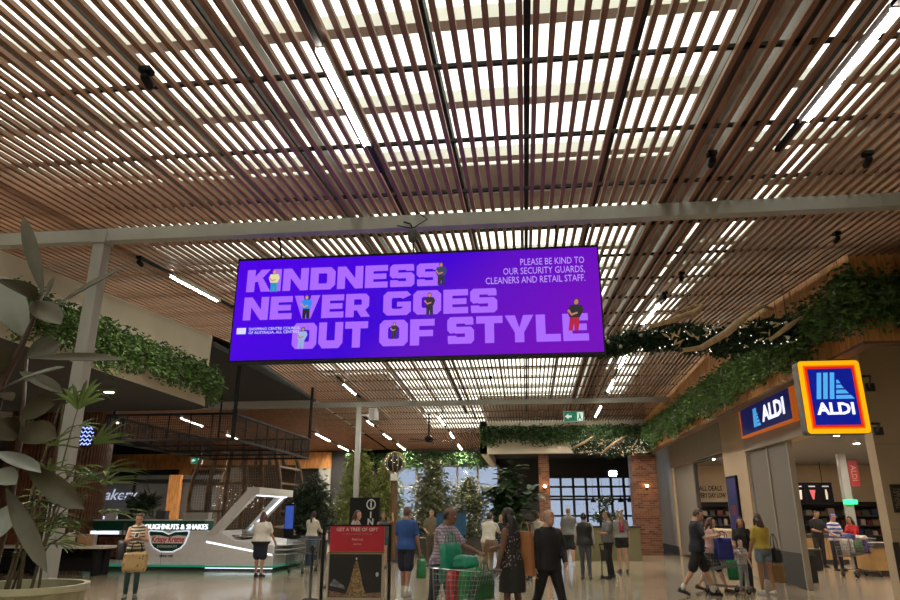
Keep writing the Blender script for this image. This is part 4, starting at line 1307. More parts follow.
def broad_tree(name, x, y, z0, h, rx, rz, nleaf, ll, m, label, seed, pot=None, pot_m=None, group=None, trunk_r=0.04, droop=0.4, aspect=0.45, base=0.0):
    g = np.random.default_rng(seed)
    o = empty(name, (x, y, base), label, 'plant', group)
    if pot:
        pr0, ph, kind = pot
        if kind == 'round':
            MB().lathe([(pr0 * 0.75, 0), (pr0, ph * 0.9), (pr0 * 1.06, ph * 0.92), (pr0 * 1.06, ph), (pr0 * 0.92, ph), (pr0 * 0.9, ph * 0.93)], (x, y, base), 20).build('pot', pot_m, o, smooth=False)
        else:
            MB().box(x - pr0, y - pr0 * 0.7, 0, x + pr0, y + pr0 * 0.7, ph - 0.05).build('pot', pot_m, o)
            MB().box(x - pr0 - 0.02, y - pr0 * 0.7 - 0.02, ph - 0.06, x + pr0 + 0.02, y + pr0 * 0.7 + 0.02, ph).build('pot_rim', pot_m, o)
    zb = base + (pot[1] if pot else 0)
    MB().tube([(x, y, zb - 0.08), (x + 0.03, y, (zb + h) / 2), (x, y, h - 0.1)], [trunk_r, trunk_r * 0.8, trunk_r * 0.4], 7).build('trunk', M_stem, o)
    br = MB(); pos = []
    for k in range(max(6, nleaf // 40)):
        a = g.uniform(0, 2 * PI); t = g.random()
        zz = z0 + (h - z0) * t
        rr_ = rx * math.sin(min(1, 0.25 + t * 0.85) * PI) ** 0.6 * g.uniform(0.55, 1.0)
        e = np.array([x + rr_ * math.cos(a), y + rr_ * 0.8 * math.sin(a), zz + rz * g.uniform(0, 0.3)])
        s0 = np.array([x, y, max(zb, zz - 0.45 * rr_ - 0.1)])
        br.tube([s0, (s0 + e) / 2 + np.array([0, 0, 0.06]), e], [trunk_r * 0.35, trunk_r * 0.25, trunk_r * 0.12], 4)
        nn = nleaf // max(6, nleaf // 40)
        for j in range(nn):
            u = g.uniform(0.3, 1.05)
            pos.append(s0 + (e - s0) * u + g.normal(size=3) * rx * 0.16)
    q = br.build('branch', M_stem, o); q['kind'] = 'stuff'
    leaf_cloud('foliage', pos, ll, m, o, droop=droop, aspect=aspect, seed=seed)
    return o


M_bam = mat('bamboo_leaf', (0.27, 0.31, 0.09), 0.5, island=0.5)
M_dkl = mat('dark_shrub_leaf', (0.03, 0.055, 0.03), 0.4, island=0.6)
M_olive = mat('olive_tree_leaf', (0.14, 0.16, 0.08), 0.5, island=0.5)
M_box = mat('planter_dark', (0.05, 0.045, 0.04), 0.6)
broad_tree('bamboo_tree', -6.6, 27.2, 1.0, 3.75, 1.0, 0.6, 6500, 0.22, M_bam, 'tall pale green bamboo behind the far grey post', 31, (0.7, 0.6, 'box'), M_box, 'trees along the food court', 0.05, 0.6, 0.25)
broad_tree('bamboo_tree', -5.5, 27.5, 1.0, 3.5, 0.75, 0.5, 3500, 0.22, M_bam, 'smaller pale green bamboo between the far post and the round lantern', 32, (0.5, 0.6, 'box'), M_box, 'trees along the food court', 0.05, 0.6, 0.25)
broad_tree('leafy_shrub', -8.3, 26.6, 0.9, 2.6, 0.95, 0.5, 3500, 0.18, M_dkl, 'dark shrub with small glossy leaves left of the bamboo', 33, (0.6, 0.65, 'box'), M_box, 'trees along the food court', 0.04, 0.2, 0.5)
broad_tree('leafy_shrub', -8.9, 28.9, 0.9, 3.0, 1.0, 0.5, 3500, 0.20, M_dkl, 'dark shrub behind the terracotta pot beside the stall', 34, (0.55, 0.75, 'round'), M_terra, 'trees along the food court', 0.04, 0.2, 0.5)
broad_tree('olive_tree', -3.7, 28.0, 1.4, 3.5, 1.0, 0.5, 3000, 0.20, M_olive, 'thin olive-green tree in front of the far windows, right of the lantern', 35, (0.6, 0.7, 'box'), M_box, 'trees along the food court', 0.04, 0.3, 0.35)
broad_tree('olive_tree', -2.4, 29.5, 0.9, 2.9, 0.9, 0.5, 2800, 0.20, M_olive, 'thin olive-green tree left of the white-potted plant', 36, (0.6, 0.7, 'box'), M_box, 'trees along the food court', 0.04, 0.3, 0.35)
broad_tree('leafy_shrub', -4.0, 30.5, 0.6, 2.1, 1.3, 0.4, 3500, 0.2, M_dkl, 'low dark shrub beneath the olive trees by the windows', 37, (0.9, 0.6, 'box'), M_box, 'trees along the food court', 0.03, 0.2, 0.5)
broad_tree('leafy_shrub', 2.9, 26.5, 1.2, 2.15, 0.55, 0.3, 500, 0.16, M_dkl, 'small dark shrub on the olive service counter', 38, (0.14, 0.2, 'round'), M_white, 'trees along the food court', 0.03, 0.2, 0.4, 1.18)
broad_tree('leafy_shrub', -12.0, 20.98, 1.6, 2.15, 0.55, 0.3, 420, 0.3, M_dkl, 'spiky dark plant on the doughnut stall', 39, (0.12, 0.18, 'round'), M_white, 'trees along the food court', 0.02, 0.0, 0.16, 1.44)

# --- fiddle-leaf plant in a white pot: each leaf its own piece
fd = empty('fiddle_leaf_plant', (-0.45, 22, 0), 'tall fiddle-leaf fig in a white pot behind the woman in black', 'plant')
MB().lathe([(0.30, 0), (0.42, 0.85), (0.45, 0.87), (0.45, 0.98), (0.38, 0.98), (0.37, 0.9)], (-0.62, 22, 0), 24).build('pot', M_white, fd, smooth=False)
MB().lathe([(0.37, 0.9), (0.02, 0.92)], (-0.62, 22, 0), 20).build('soil', M_soil, fd)
M_fid = mat('fiddle_leaf', (0.04, 0.085, 0.03), 0.4, var=0.4, scale=2)
fl_me = big_leaf(0.44, 0.28, curl=0.2, fold=0.2).mesh('leaf'); fl_me.materials.append(M_fid)
gf = np.random.default_rng(8)
for sx, sy, top, lean in ((-0.62, 22.0, 3.05, 0.3), (-0.75, 22.1, 2.45, -0.35), (-0.5, 21.95, 2.35, 0.65), (-0.6, 21.9, 2.8, 0.05)):
    pts = [Vector((sx, sy, 0.9)), Vector((sx + lean * 0.4, sy, 0.9 + (top - 0.9) * 0.55)), Vector((sx + lean, sy - 0.05, top))]
    MB().tube(pts, [0.03, 0.025, 0.012], 7).build('stem', M_stem, fd)
    for k in range(52):
        t = 0.15 + 0.85 * k / 51
        p0 = pts[0].lerp(pts[1], t * 2) if t < 0.5 else pts[1].lerp(pts[2], t * 2 - 1)
        a = k * 2.4 + gf.normal() * 0.3
        d = Vector((math.cos(a), math.sin(a), gf.uniform(-0.6, 0.7)))
        s_ = gf.uniform(0.8, 1.3)
        share('leaf', fl_me, fd, p0 + d.normalized() * 0.06 - fd.location, orient(d), (s_, s_, s_))

# ================================================================== doughnut stall
M_kgrey = mat('stall_grey', (0.80, 0.80, 0.82), 0.45, var=0.04)
M_kgreen = mat('stall_green', (0.0, 0.06, 0.035), 0.4)
M_kglow = mat('stall_led_white', (1, 1, 1), 0.4, emit=2.2, ecol=(0.75, 0.85, 1.0))
M_kwhite = mat('lit_white_letter', (0.9, 0.9, 0.9), 0.4, emit=1.0, ecol=(0.9, 0.95, 1.0))
ks = empty('stall_counter', (-11.4, 20.9, 0), 'long grey doughnut stall counter with lit lettering and green base', 'counter')
MB().box(-13.3, 20.5, 0.16, -9.55, 21.2, 1.12).build('front_panel', M_kgrey, ks)
MB().box(-13.3, 20.56, 0.0, -9.55, 21.2, 0.10).build('plinth', M_mdark, ks)
MB().box(-13.32, 20.47, 0.10, -9.5, 20.56, 0.16).build('green_base_strip', mat('base_strip_green', (0.0, 0.12, 0.06), 0.4, emit=0.25, ecol=(0.05, 0.6, 0.35)), ks)
MB().box(-13.3, 20.62, 1.12, -9.7, 21.2, 1.40).build('green_upstand', M_kgreen, ks)
MB().box(-13.3, 20.58, 1.40, -9.7, 21.22, 1.44).build('top', mat('stall_top', (0.45, 0.5, 0.46), 0.4), ks)
MB().box(-13.25, 20.49, 1.02, -12.35, 20.5, 1.10).build('light_strip', M_kglow, ks)
for x in (-12.2, -10.9):
    MB().box(x - 0.004, 20.495, 0.16, x + 0.004, 20.5, 1.12).build('panel_joint', M_mdark, ks)
text('lettering', 'DOUGHNUTS & SHAKES', 0.215, (-10.66, 20.585, 1.22), RX, M_kwhite, ks, 0.03, bold=0.0, width=2.15)
# framed poster
MB().box(-12.99, 20.46, 0.30, -12.13, 20.5, 1.0).build('poster_frame', M_black, ks)
MB().box(-12.93, 20.455, 0.36, -12.19, 20.462, 0.94).build('poster', mat('doughnut_poster', (0.05, 0.02, 0.012), 0.4, var=0.9, scale=5, col2=(0.20, 0.07, 0.03)), ks)
for k, (dx, dz) in enumerate(((-0.18, 0.12), (0.12, 0.02), (-0.1, -0.12), (0.2, -0.15))):
    b_ = MB(); cx_, cz_ = -12.56 + dx, 0.62 + dz
    b_.tube([(cx_ + 0.075 * math.cos(t), 20.452, cz_ + 0.06 * math.sin(t)) for t in np.linspace(0, 2 * PI, 15)], [(0.03, 0.004)] * 15, 6, up=(0, 1, 0.01))
    b_.build('pictured_doughnut', mat('doughnut_glaze', (0.28, 0.11, 0.05), 0.5), ks)
# bow-tie logo, glowing outline, green body, red script band
bow = [(-0.62, 0.26), (-0.58, 0.30), (-0.2, 0.28), (0.0, 0.20), (0.2, 0.28), (0.58, 0.30), (0.62, 0.26), (0.50, -0.06), (0.40, -0.16), (0.18, -0.26), (-0.18, -0.26), (-0.40, -0.16), (-0.50, -0.06)]
lx, lz = -10.74, 0.80
MB().prism([(a * 1.07, b * 1.12) for a, b in bow], (lx, 20.5, lz), (1, 0, 0), (0, 0, 1), 0.012).build('logo_glow', mat('logo_halo', (1, 1, 1), 0.4, emit=0.7, ecol=(0.75, 0.85, 1.0)), ks)
MB().prism(bow, (lx, 20.49, lz), (1, 0, 0), (0, 0, 1), 0.022).build('logo_body', M_kgreen, ks)
MB().prism([(-0.60, 0.17), (-0.5, -0.04), (0.5, -0.04), (0.60, 0.17), (0.3, 0.19), (0, 0.14), (-0.3, 0.19)], (lx, 20.475, lz), (1, 0, 0), (0, 0, 1), 0.012).build('logo_band', mat('logo_white', (0.6, 0.55, 0.5), 0.4, emit=0.15), ks)
text('lettering', 'Krispy Kreme', 0.24, (lx, 20.457, lz + 0.07), RX, mat('logo_red', (0.42, 0.01, 0.015), 0.4, emit=0.15, ecol=(0.5, 0.01, 0.02)), ks, 0.003, bold=0.006, width=1.02, shear=0.15)
text('lettering', 'DOUGHNUTS', 0.10, (lx, 20.463, lz - 0.13), RX, MATS['logo_white'], ks, 0.003)
text('lettering', 'SINCE 1937', 0.085, (lx, 20.49, lz - 0.40), RX, M_mdark, ks, 0.003, bold=0.003)
# items on the counter
for k, (x, w, h, c) in enumerate(((-13.0, 0.25, 0.22, (0.6, 0.6, 0.65)), (-12.5, 0.4, 0.16, (0.05, 0.04, 0.04)), (-10.15, 0.8, 0.2, (0.45, 0.43, 0.4)), (-11.3, 0.3, 0.25, (0.06, 0.06, 0.07)))):
    o = empty('counter_box', (x, 21.0, 1.44), ('small white box at the left end of the stall counter', 'flat black box near the left end of the stall counter', 'long pale tray lying on the stall counter behind the word shakes', 'black till standing on the stall counter')[k], 'box')
    mm_ = mat('counter_item_%d' % k, c, 0.5)
    MB().box(x - w / 2, 20.9, 1.44, x + w / 2, 21.15, 1.44 + h * 0.8).build('body', mm_, o)
    MB().box(x - w / 2 - 0.01, 20.89, 1.44 + h * 0.8, x + w / 2 + 0.01, 21.16, 1.44 + h).build('lid', mm_, o)

# display case with slanted portal hood
dc = empty('display_stall', (-8.6, 22, 0), 'grey glazed doughnut display case with a slanting white portal hood', 'stall')
b_ = MB(); b_.prism([(-9.55, 0.14), (-7.45, 0.14), (-7.45, 0.42), (-9.55, 0.78)], (0, 23.6, 0), (1, 0, 0), (0, 0, 1), 3.1)
b_.build('lower_body', M_kgrey, dc)
b_ = MB(); b_.prism([(-9.55, 0.84), (-7.45, 0.48), (-7.45, 0.72), (-8.7, 0.86), (-9.1, 1.05), (-9.55, 1.1)], (0, 23.6, 0), (1, 0, 0), (0, 0, 1), 3.1)
b_.build('upper_body', M_kgrey, dc)
MB().bar((-9.55, 20.53, 0.80), (-7.5, 20.53, 0.445), 0.05, 0.05).build('light_strip', M_kglow, dc)
MB().box(-9.58, 20.46, 0.09, -7.42, 23.6, 0.14).build('green_base_strip', MATS['base_strip_green'], dc)
MB().box(-9.5, 20.6, 0.0, -7.5, 23.5, 0.09).build('plinth', M_mdark, dc)
MB().box(-9.5, 20.5, 0.07, -7.45, 20.52, 0.09).build('base_light', M_kglow, dc)


M_hood = mat('hood_white', (0.74, 0.74, 0.73), 0.45)


def arm(y, w):
    return MB().prism([(-9.56, 0.98), (-9.28, 0.98), (-8.12, 2.22), (-8.12, 2.34), (-8.36, 2.34)], (0, y + w, 0), (1, 0, 0), (0, 0, 1), w)


arm(20.47, 0.28).build('hood_arm', M_hood, dc); arm(23.2, 0.28).build('hood_arm', M_hood, dc)
MB().box(-8.40, 20.44, 2.15, -8.0, 23.52, 2.37).build('hood_beam', M_hood, dc)
MB().box(-8.3, 20.7, 2.13, -8.12, 23.3, 2.16).build('hood_light', M_kglow, dc)
MB().bar((-9.35, 23.18, 1.05), (-8.2, 23.18, 2.15), 0.03, 0.05).build('arm_light', M_kglow, dc)
MB().box(-8.55, 20.7, 0.86, -8.53, 23.1, 1.25).build('glass_front', M_clear, dc)
for k in range(3):
    MB().box(-9.0, 20.8, 0.93 + 0.02 * k, -8.5, 23.0, 0.94 + 0.02 * k).build('tray', M_white, dc) if k == 0 else None
for k in range(3):
    z = 0.45 + 0.13 * k
    MB().box(-7.47, 20.6, z, -7.05, 22.6, z + 0.02).build('side_shelf', M_kgrey, dc)
MB().box(-7.10, 20.6, 0.14, -7.05, 22.6, 0.9).build('side_panel', M_clear, dc)
don = MB()
don.tube([(0.045 * math.cos(t), 0.045 * math.sin(t), 0.02) for t in np.linspace(0, 2 * PI, 13)], 0.022, 6)
don_me = don.mesh('doughnut')
M_don = [mat('doughnut_brown', (0.30, 0.13, 0.05), 0.5), mat('doughnut_pink', (0.6, 0.25, 0.25), 0.5), mat('doughnut_white', (0.7, 0.62, 0.5), 0.5)]
dmes = []
for mm_ in M_don:
    me = don_me.copy(); me.materials.append(mm_); dmes.append(me)
for k in range(20):
    o = bpy.data.objects.new('doughnut', dmes[k % 3]); COL.objects.link(o)
    o.location = (-8.9 + 0.14 * (k % 3), 20.95 + 0.28 * (k // 3), 0.94); o.scale = (1.2, 1.2, 1.2)
    tag(o, ('brown glazed', 'pink iced', 'white sugared')[k % 3] + ' doughnut on the display case tray', 'doughnut', 'doughnuts in the case')

# ================================================================== arched timber cabana
cb = empty('arched_cabana', (-11.4, 27.5, 0), 'round-sided lattice cabana with bent timber ribs behind the stall', 'pavilion')
M_rib = mat('bent_timber', (0.16, 0.10, 0.06), 0.55, var=0.3, scale=6)
CW = lambda z: 1.85 * (1.0 - 0.24 * abs(2 * min(1.0, z / 4.1) - 1) ** 2)
for yy, sg in ((26.5, -1), (29.1, 1)):
    for k in range(6):
        f = -1 + 2 * k / 5
        pts = [(-11.35 + f * CW(z), yy + sg * 0.3 * (CW(z) / 1.85 - 0.8), z) for z in np.linspace(0, 4.1, 11)]
        MB().tube(pts, [(0.085, 0.05)] * 11, 8, up=(1, 0, 0.01)).build('rib', M_rib, cb, smooth=True)
for z in (0.1, 1.7, 2.75, 3.4, 4.05):
    hw = CW(z)
    for p, q in (((-hw, 26.46), (hw, 26.46)), ((-hw, 29.1), (hw, 29.1)), ((-hw, 26.5), (-hw, 29.1)), ((hw, 26.5), (hw, 29.1))):
        MB().bar((-11.35 + p[0], p[1], z), (-11.35 + q[0], q[1], z), 0.05, 0.08).build('ring_rail', M_rib, cb)
MB().box(-12.7, 26.5, 4.08, -10.0, 29.1, 4.15).build('roof', M_rib, cb)
lt = MB()
for k in range(34):
    f = -0.98 + 1.96 * k / 33
    for z0_, z1_ in ((0.2, 1.4), (1.4, 2.7), (2.7, 4.0)):
        lt.bar((-11.35 + f * CW(z0_), 26.5, z0_), (-11.35 + f * CW(z1_), 26.5, z1_), 0.012, 0.012)
for k in range(36):
    z = 0.25 + 3.75 * k / 35
    lt.bar((-11.35 - CW(z), 26.5, z), (-11.35 + CW(z), 26.5, z), 0.012, 0.012)
q = lt.build('lattice', mat('grey_lattice', (0.22, 0.19, 0.16), 0.6), cb); q['kind'] = 'stuff'
MB().box(-12.9, 28.9, 0.1, -9.8, 28.95, 3.6).build('back_screen', mat('woven_back', (0.10, 0.075, 0.055), 0.8, var=0.4, scale=12), cb)
ic = MB()
for k in range(70):
    ic.sphere((nrg.uniform(-12.7, -10.0), nrg.uniform(26.6, 28.0), nrg.uniform(1.8, 2.7)), 0.02, 6, 4)
q = ic.build('fairy_light', mat('dim_bulb', (1, 0.9, 0.7), 0.4, emit=1.2, ecol=(1, 0.85, 0.65)), cb); q['kind'] = 'stuff'

# ================================================================== left frontage: curved batten screen, lit sign, high table
bs_ = empty('batten_screen', (-14.9, 20.8, 0), 'curved red-brown batten screen under the cream bulkhead', 'screen')
M_batt = mat('red_brown_batten', (0.17, 0.065, 0.035), 0.55, var=0.3, scale=4)
core = MB(); core.lathe([(1.42, 0), (1.42, 5.58)], (-14.9, 20.8, 0), 40); core.build('core', M_dark, bs_)
bat = MB().box(-0.03, -0.05, 0, 0.03, 0.02, 5.56).mesh('batten'); bat.materials.append(M_batt)
for k in range(70):
    a = R(-200) + 2 * PI * k / 88
    share('batten', bat, bs_, Vector((-14.9 + 1.45 * math.cos(a), 20.8 + 1.45 * math.sin(a), 0)) - bs_.location, (0, 0, a + PI / 2))
o = empty('neon_sign', (-13.4, 19.7, 3.5), 'small round blue-white lit sign on the batten screen', 'sign')
cx_, cy_ = -13.52, 19.95
MB().prism([(0.24 * math.cos(t), 0.34 * math.sin(t)) for t in np.linspace(0, 2 * PI, 21)[:-1]], (cx_, cy_, 3.9), (0.9, 0.43, 0), (0, 0, 1), 0.05).build('back_board', M_black, o)
sc2 = MB()
for k in range(5):
    z = 3.9 + 0.24 - 0.12 * k; w = 0.2 * math.sqrt(max(0.05, 1 - ((z - 3.9) / 0.36) ** 2))
    pts = [(cx_ + 0.9 * (w * (2 * t - 1)) + 0.03, cy_ + 0.43 * (w * (2 * t - 1)) - 0.055, z + 0.035 * math.sin(t * 18 + k)) for t in np.linspace(0, 1, 15)]
    sc2.tube(pts, 0.016, 5)
q = sc2.build('neon_tube', mat('neon_blue', (0.5, 0.6, 1), 0.4, emit=1.6, ecol=(0.35, 0.45, 1.0)), o)
tb = empty('high_table', (-12.6, 18.6, 0), 'pale-topped counter table behind the palm planter', 'table')
MB().box(-15.5, 18.3, 0.70, -11.4, 19.2, 0.76).build('top', mat('pale_top', (0.55, 0.5, 0.4), 0.4), tb)
for x in (-15.2, -13.4, -11.7):
    MB().box(x - 0.04, 18.4, 0, x + 0.04, 19.1, 0.70).build('leg', M_black, tb)
MB().box(-15.4, 18.75, 0.1, -11.6, 18.8, 0.7).build('modesty_panel', M_black, tb)
for k, (x, c) in enumerate(((-12.2, (0.35, 0.2, 0.1)), (-12.75, (0.5, 0.45, 0.3)))):
    o = empty('serving_box', (x, 18.7, 0.76), ('brown box on the pale counter table', 'cream jar box on the pale counter table')[k], 'box')
    mm_ = mat('serving_%d' % k, c, 0.6)
    MB().box(x - 0.16, 18.55, 0.76, x + 0.16, 18.8, 1.02).build('body', mm_, o); MB().box(x - 0.17, 18.54, 1.02, x + 0.17, 18.81, 1.06).build('lid', mm_, o)
# dark shopfront with lit script behind the stall
sf = empty('cafe_front', (-17, 33, 0), 'dark cafe front with pale script lettering behind the stall', 'shopfront')
MB().box(-24, 33.3, 0, -13.6, 33.5, 3.45).build('back_wall', mat('cafe_grey', (0.09, 0.095, 0.10), 0.6, var=0.2, scale=1), sf)
for k in range(6):
    x = -23.6 + 2.0 * k
    MB().box(x, 33.2, 0, x + 0.12, 33.3, 3.45).build('mullion', M_black, sf)
MB().box(-24, 33.15, 3.1, -13.6, 33.3, 3.25).build('transom', M_black, sf)
MB().box(-17.6, 32.95, 0, -17.0, 33.2, 3.45).build('timber_post', M_board, sf)
text('lettering', 'Bakery', 0.75, (-20.4, 33.12, 2.5), RX, mat('script_glow', (0.5, 0.55, 0.7), 0.4, emit=0.5, ecol=(0.6, 0.68, 0.9)), sf, 0.02, shear=0.3)
o = tag(MB().prism(rr(-21.2, 0.9, -19.6, 1.5, 0.1), (0, 32.4, 0), (1, 0, 0), (0, 0, 1), 0.12).build('menu_lightbox', mat('lightbox_white', (0.6, 0.65, 0.8), 0.4, emit=0.8, ecol=(0.65, 0.72, 1.0))), 'small white lightbox below the cafe script', 'sign')
MB().tube([(-20.9, 32.4, 0), (-20.9, 32.4, 0.92)], 0.03, 6).build('leg', M_black, o)
MB().tube([(-19.9, 32.4, 0), (-19.9, 32.4, 0.92)], 0.03, 6).build('leg', M_black, o)
o = empty('ad_screen', (-8.7, 24.3, 0), 'narrow blue lit screen behind the woman in jeans', 'screen')
MB().box(-8.62, 24.6, 0, -8.28, 24.7, 1.95).build('case', M_black, o)
MB().box(-8.6, 24.59, 1.1, -8.3, 24.6, 1.88).build('picture', mat('ad_blue', (0.02, 0.05, 0.3), 0.4, emit=0.3, ecol=(0.08, 0.2, 0.9)), o)

# ================================================================== poster stand
ps = empty('poster_stand', (-3.2, 13.3, 0), 'red-topped poster stand with a christmas tree picture in the foreground', 'stand')
for x in (-3.86, -2.58):
    MB().box(x - 0.025, 13.28, 0, x + 0.025, 13.33, 1.40).build('post', M_black, ps)
    MB().box(x - 0.04, 13.05, 0, x + 0.04, 13.55, 0.03).build('foot', M_black, ps)
MB().bar((-3.86, 13.305, 1.39), (-2.58, 13.305, 1.39), 0.03, 0.03).build('rail', M_black, ps)
MB().box(-3.73, 13.27, 0.93, -2.69, 13.33, 1.375).build('red_header', mat('header_red', (0.42, 0.012, 0.03), 0.45, var=0.06), ps)
MB().box(-3.74, 13.262, 0.895, -2.68, 13.33, 0.93).build('gold_rail', mat('dull_gold', (0.22, 0.14, 0.05), 0.4, metal=0.5), ps)
MB().box(-3.76, 13.27, 0.08, -2.68, 13.33, 0.895).build('poster_frame', mat('poster_cream', (0.4, 0.33, 0.26), 0.5), ps)
MB().box(-3.72, 13.262, 0.13, -2.72, 13.27, 0.88).build('poster_night', mat('night_sky', (0.008, 0.006, 0.009), 0.5, var=0.5, scale=2), ps)
M_pw = mat('header_print', (0.70, 0.45, 0.42), 0.5)
text('lettering', 'GET A TREE OF GIFT', 0.088, (-3.21, 13.266, 1.315), RX, M_pw, ps, 0.002, bold=0.002)
text('lettering', "It's easy to spread Christmas", 0.05, (-3.21, 13.266, 1.24), RX, mat('header_print_dim', (0.52, 0.16, 0.16), 0.5), ps, 0.002)
text('lettering', 'Find out', 0.062, (-3.2, 13.266, 1.14), RX, M_pw, ps, 0.002)
text('lettering', 'scan here', 0.04, (-3.2, 13.266, 1.06), RX, M_pw, ps, 0.002)
M_tree = mat('lit_tree_print', (0.10, 0.06, 0.03), 0.5, var=0.9, scale=40, col2=(0.42, 0.28, 0.12))
MB().prism([(-0.20, 0), (0.24, 0), (0.16, 0.12), (0.13, 0.2), (0.10, 0.34), (0.065, 0.45), (0.035, 0.56), (0.012, 0.62), (-0.012, 0.62), (-0.04, 0.54), (-0.06, 0.44), (-0.09, 0.33), (-0.12, 0.2), (-0.16, 0.1)], (-3.2, 13.262, 0.15), (1, 0, 0), (0, 0, 1), 0.003).build('poster_tree', M_tree, ps)
MB().prism([(0.022 * (1 if k % 2 == 0 else 0.45) * math.sin(k * PI / 5), 0.03 * (1 if k % 2 == 0 else 0.45) * math.cos(k * PI / 5)) for k in range(10)][::-1], (-3.2, 13.262, 0.80), (1, 0, 0), (0, 0, 1), 0.004).build('poster_star', mat('star_print', (0.75, 0.72, 0.65), 0.5), ps)
MB().prism([(-0.50, 0), (0.48, 0), (0.48, 0.09), (0.2, 0.07), (0.05, 0.10), (-0.2, 0.06), (-0.5, 0.11)], (-3.2, 13.262, 0.135), (1, 0, 0), (0, 0, 1), 0.002).build('poster_crowd', mat('crowd_print', (0.09, 0.035, 0.025), 0.5, var=0.9, scale=60, col2=(0.35, 0.2, 0.13)), ps)
MB().prism([(-0.50, 0.2), (-0.2, 0.14), (-0.22, 0.2), (-0.42, 0.32)], (-3.2, 13.262, 0.13), (1, 0, 0), (0, 0, 1), 0.002).build('poster_stage', mat('stage_print', (0.14, 0.15, 0.17), 0.5, var=0.5, scale=20), ps)
MB().sphere((-2.80, 13.262, 0.53), (0.03, 0.002, 0.04), 10, 6).build('poster_spotlight', mat('spot_print', (0.45, 0.5, 0.55), 0.5), ps)
M_rope = mat('queue_black', (0.015, 0.015, 0.015), 0.5)
for k, (x, y) in enumerate(((-4.25, 13.9), (-4.5, 16.2))):
    o = empty('queue_post', (x, y, 0), ('black queue post at the left of the poster stand', 'black queue post farther back, left of the poster stand', 'black queue post at the right of the poster stand')[k], 'post', 'black queue posts')
    MB().lathe([(0.16, 0), (0.15, 0.03), (0.03, 0.05), (0.025, 0.95), (0.035, 0.96), (0.035, 1.0), (0.01, 1.01)], (x, y, 0), 16).build('post', M_rope, o, smooth=True)
    MB().box(x - 0.04, y - 0.04, 0.90, x + 0.04, y + 0.04, 0.96).build('belt_head', M_rope, o)

# black totem with white icon and stacked letters
tt_ = empty('totem_sign', (-5.3, 23.0, 0), 'tall black totem with a white icon behind the poster stand', 'sign')
MB().box(-5.85, 23.0, 0, -4.85, 23.15, 2.12).build('body', M_black, tt_)
M_tw = mat('totem_white', (0.6, 0.6, 0.6), 0.5)
ri = MB(); ri.tube([(-5.13 + 0.14 * math.cos(t), 22.99, 1.9 + 0.15 * math.sin(t)) for t in np.linspace(0, 2 * PI, 21)], 0.02, 6); ri.build('icon_ring', M_tw, tt_)
text('lettering', 'i', 0.3, (-5.13, 22.99, 1.9), RX, M_tw, tt_, 0.004, bold=0.01)
for k, c in enumerate('INFO'):
    text('lettering', c, 0.28, (-5.13, 22.99, 1.56 - 0.22 * k), RX, M_tw, tt_, 0.004, bold=0.008)
o = empty('blue_board', (-2.1, 21.5, 0), 'sky-blue notice board standing behind the trolley man', 'board')
MB().box(-2.75, 21.5, 0.95, -1.85, 21.56, 1.65).build('face', mat('board_blue', (0.012, 0.09, 0.20), 0.5, var=0.2), o)
MB().box(-2.78, 21.49, 1.62, -1.82, 21.57, 1.68).build('rail', M_mdark, o)
for x in (-2.7, -1.9):
    MB().box(x - 0.03, 21.5, 0, x + 0.03, 21.56, 1.0).build('leg', M_mdark, o)

# ================================================================== supermarket interior
M_ply = mat('birch_ply', (0.48, 0.30, 0.12), 0.5, var=0.15, scale=3)
M_ctop = mat('counter_top_dark', (0.07, 0.065, 0.06), 0.4)


def checkout(x0, x1, y0, y1, label, h=0.95):
    o = empty('checkout_counter', ((x0 + x1) / 2, y0, 0), label, 'counter', 'supermarket counters')
    MB().box(x0, y0, 0.15, x1, y1, h - 0.12).build('body', M_ply, o)
    MB().box(x0 + 0.04, y0 + 0.04, 0, x1 - 0.04, y1, 0.15).build('plinth', M_mdark, o)
    MB().box(x0 - 0.03, y0 - 0.03, h - 0.12, x1 + 0.03, y1 + 0.03, h).build('top', M_ctop, o)
    n_ = max(1, int((x1 - x0) / 0.9))
    for k in range(1, n_ + 1):
        xx = x0 + (x1 - x0) * k / (n_ + 1)
        MB().box(xx - 0.006, y0 - 0.004, 0.17, xx + 0.006, y0, h - 0.13).build('panel_joint', M_mdark, o)


checkout(8.6, 10.6, 25.2, 25.9, 'plywood counter below the three hanging screens')
checkout(9.15, 11.0, 20.6, 21.4, 'plywood checkout beside the end wall in the doorway', 0.85)
o = empty('checkout_counter', (7.2, 26, 0), 'long pale packing bench behind the far opening', 'counter', 'supermarket counters')
MB().box(6.5, 22.2, 0.40, 6.7, 29.7, 1.05).build('front', M_beige, o)
MB().box(6.5, 22.2, 0.0, 6.65, 29.7, 0.40).build('plinth', M_mdark, o)
MB().box(6.45, 22.2, 1.05, 7.2, 29.7, 1.09).build('top', M_beige, o)
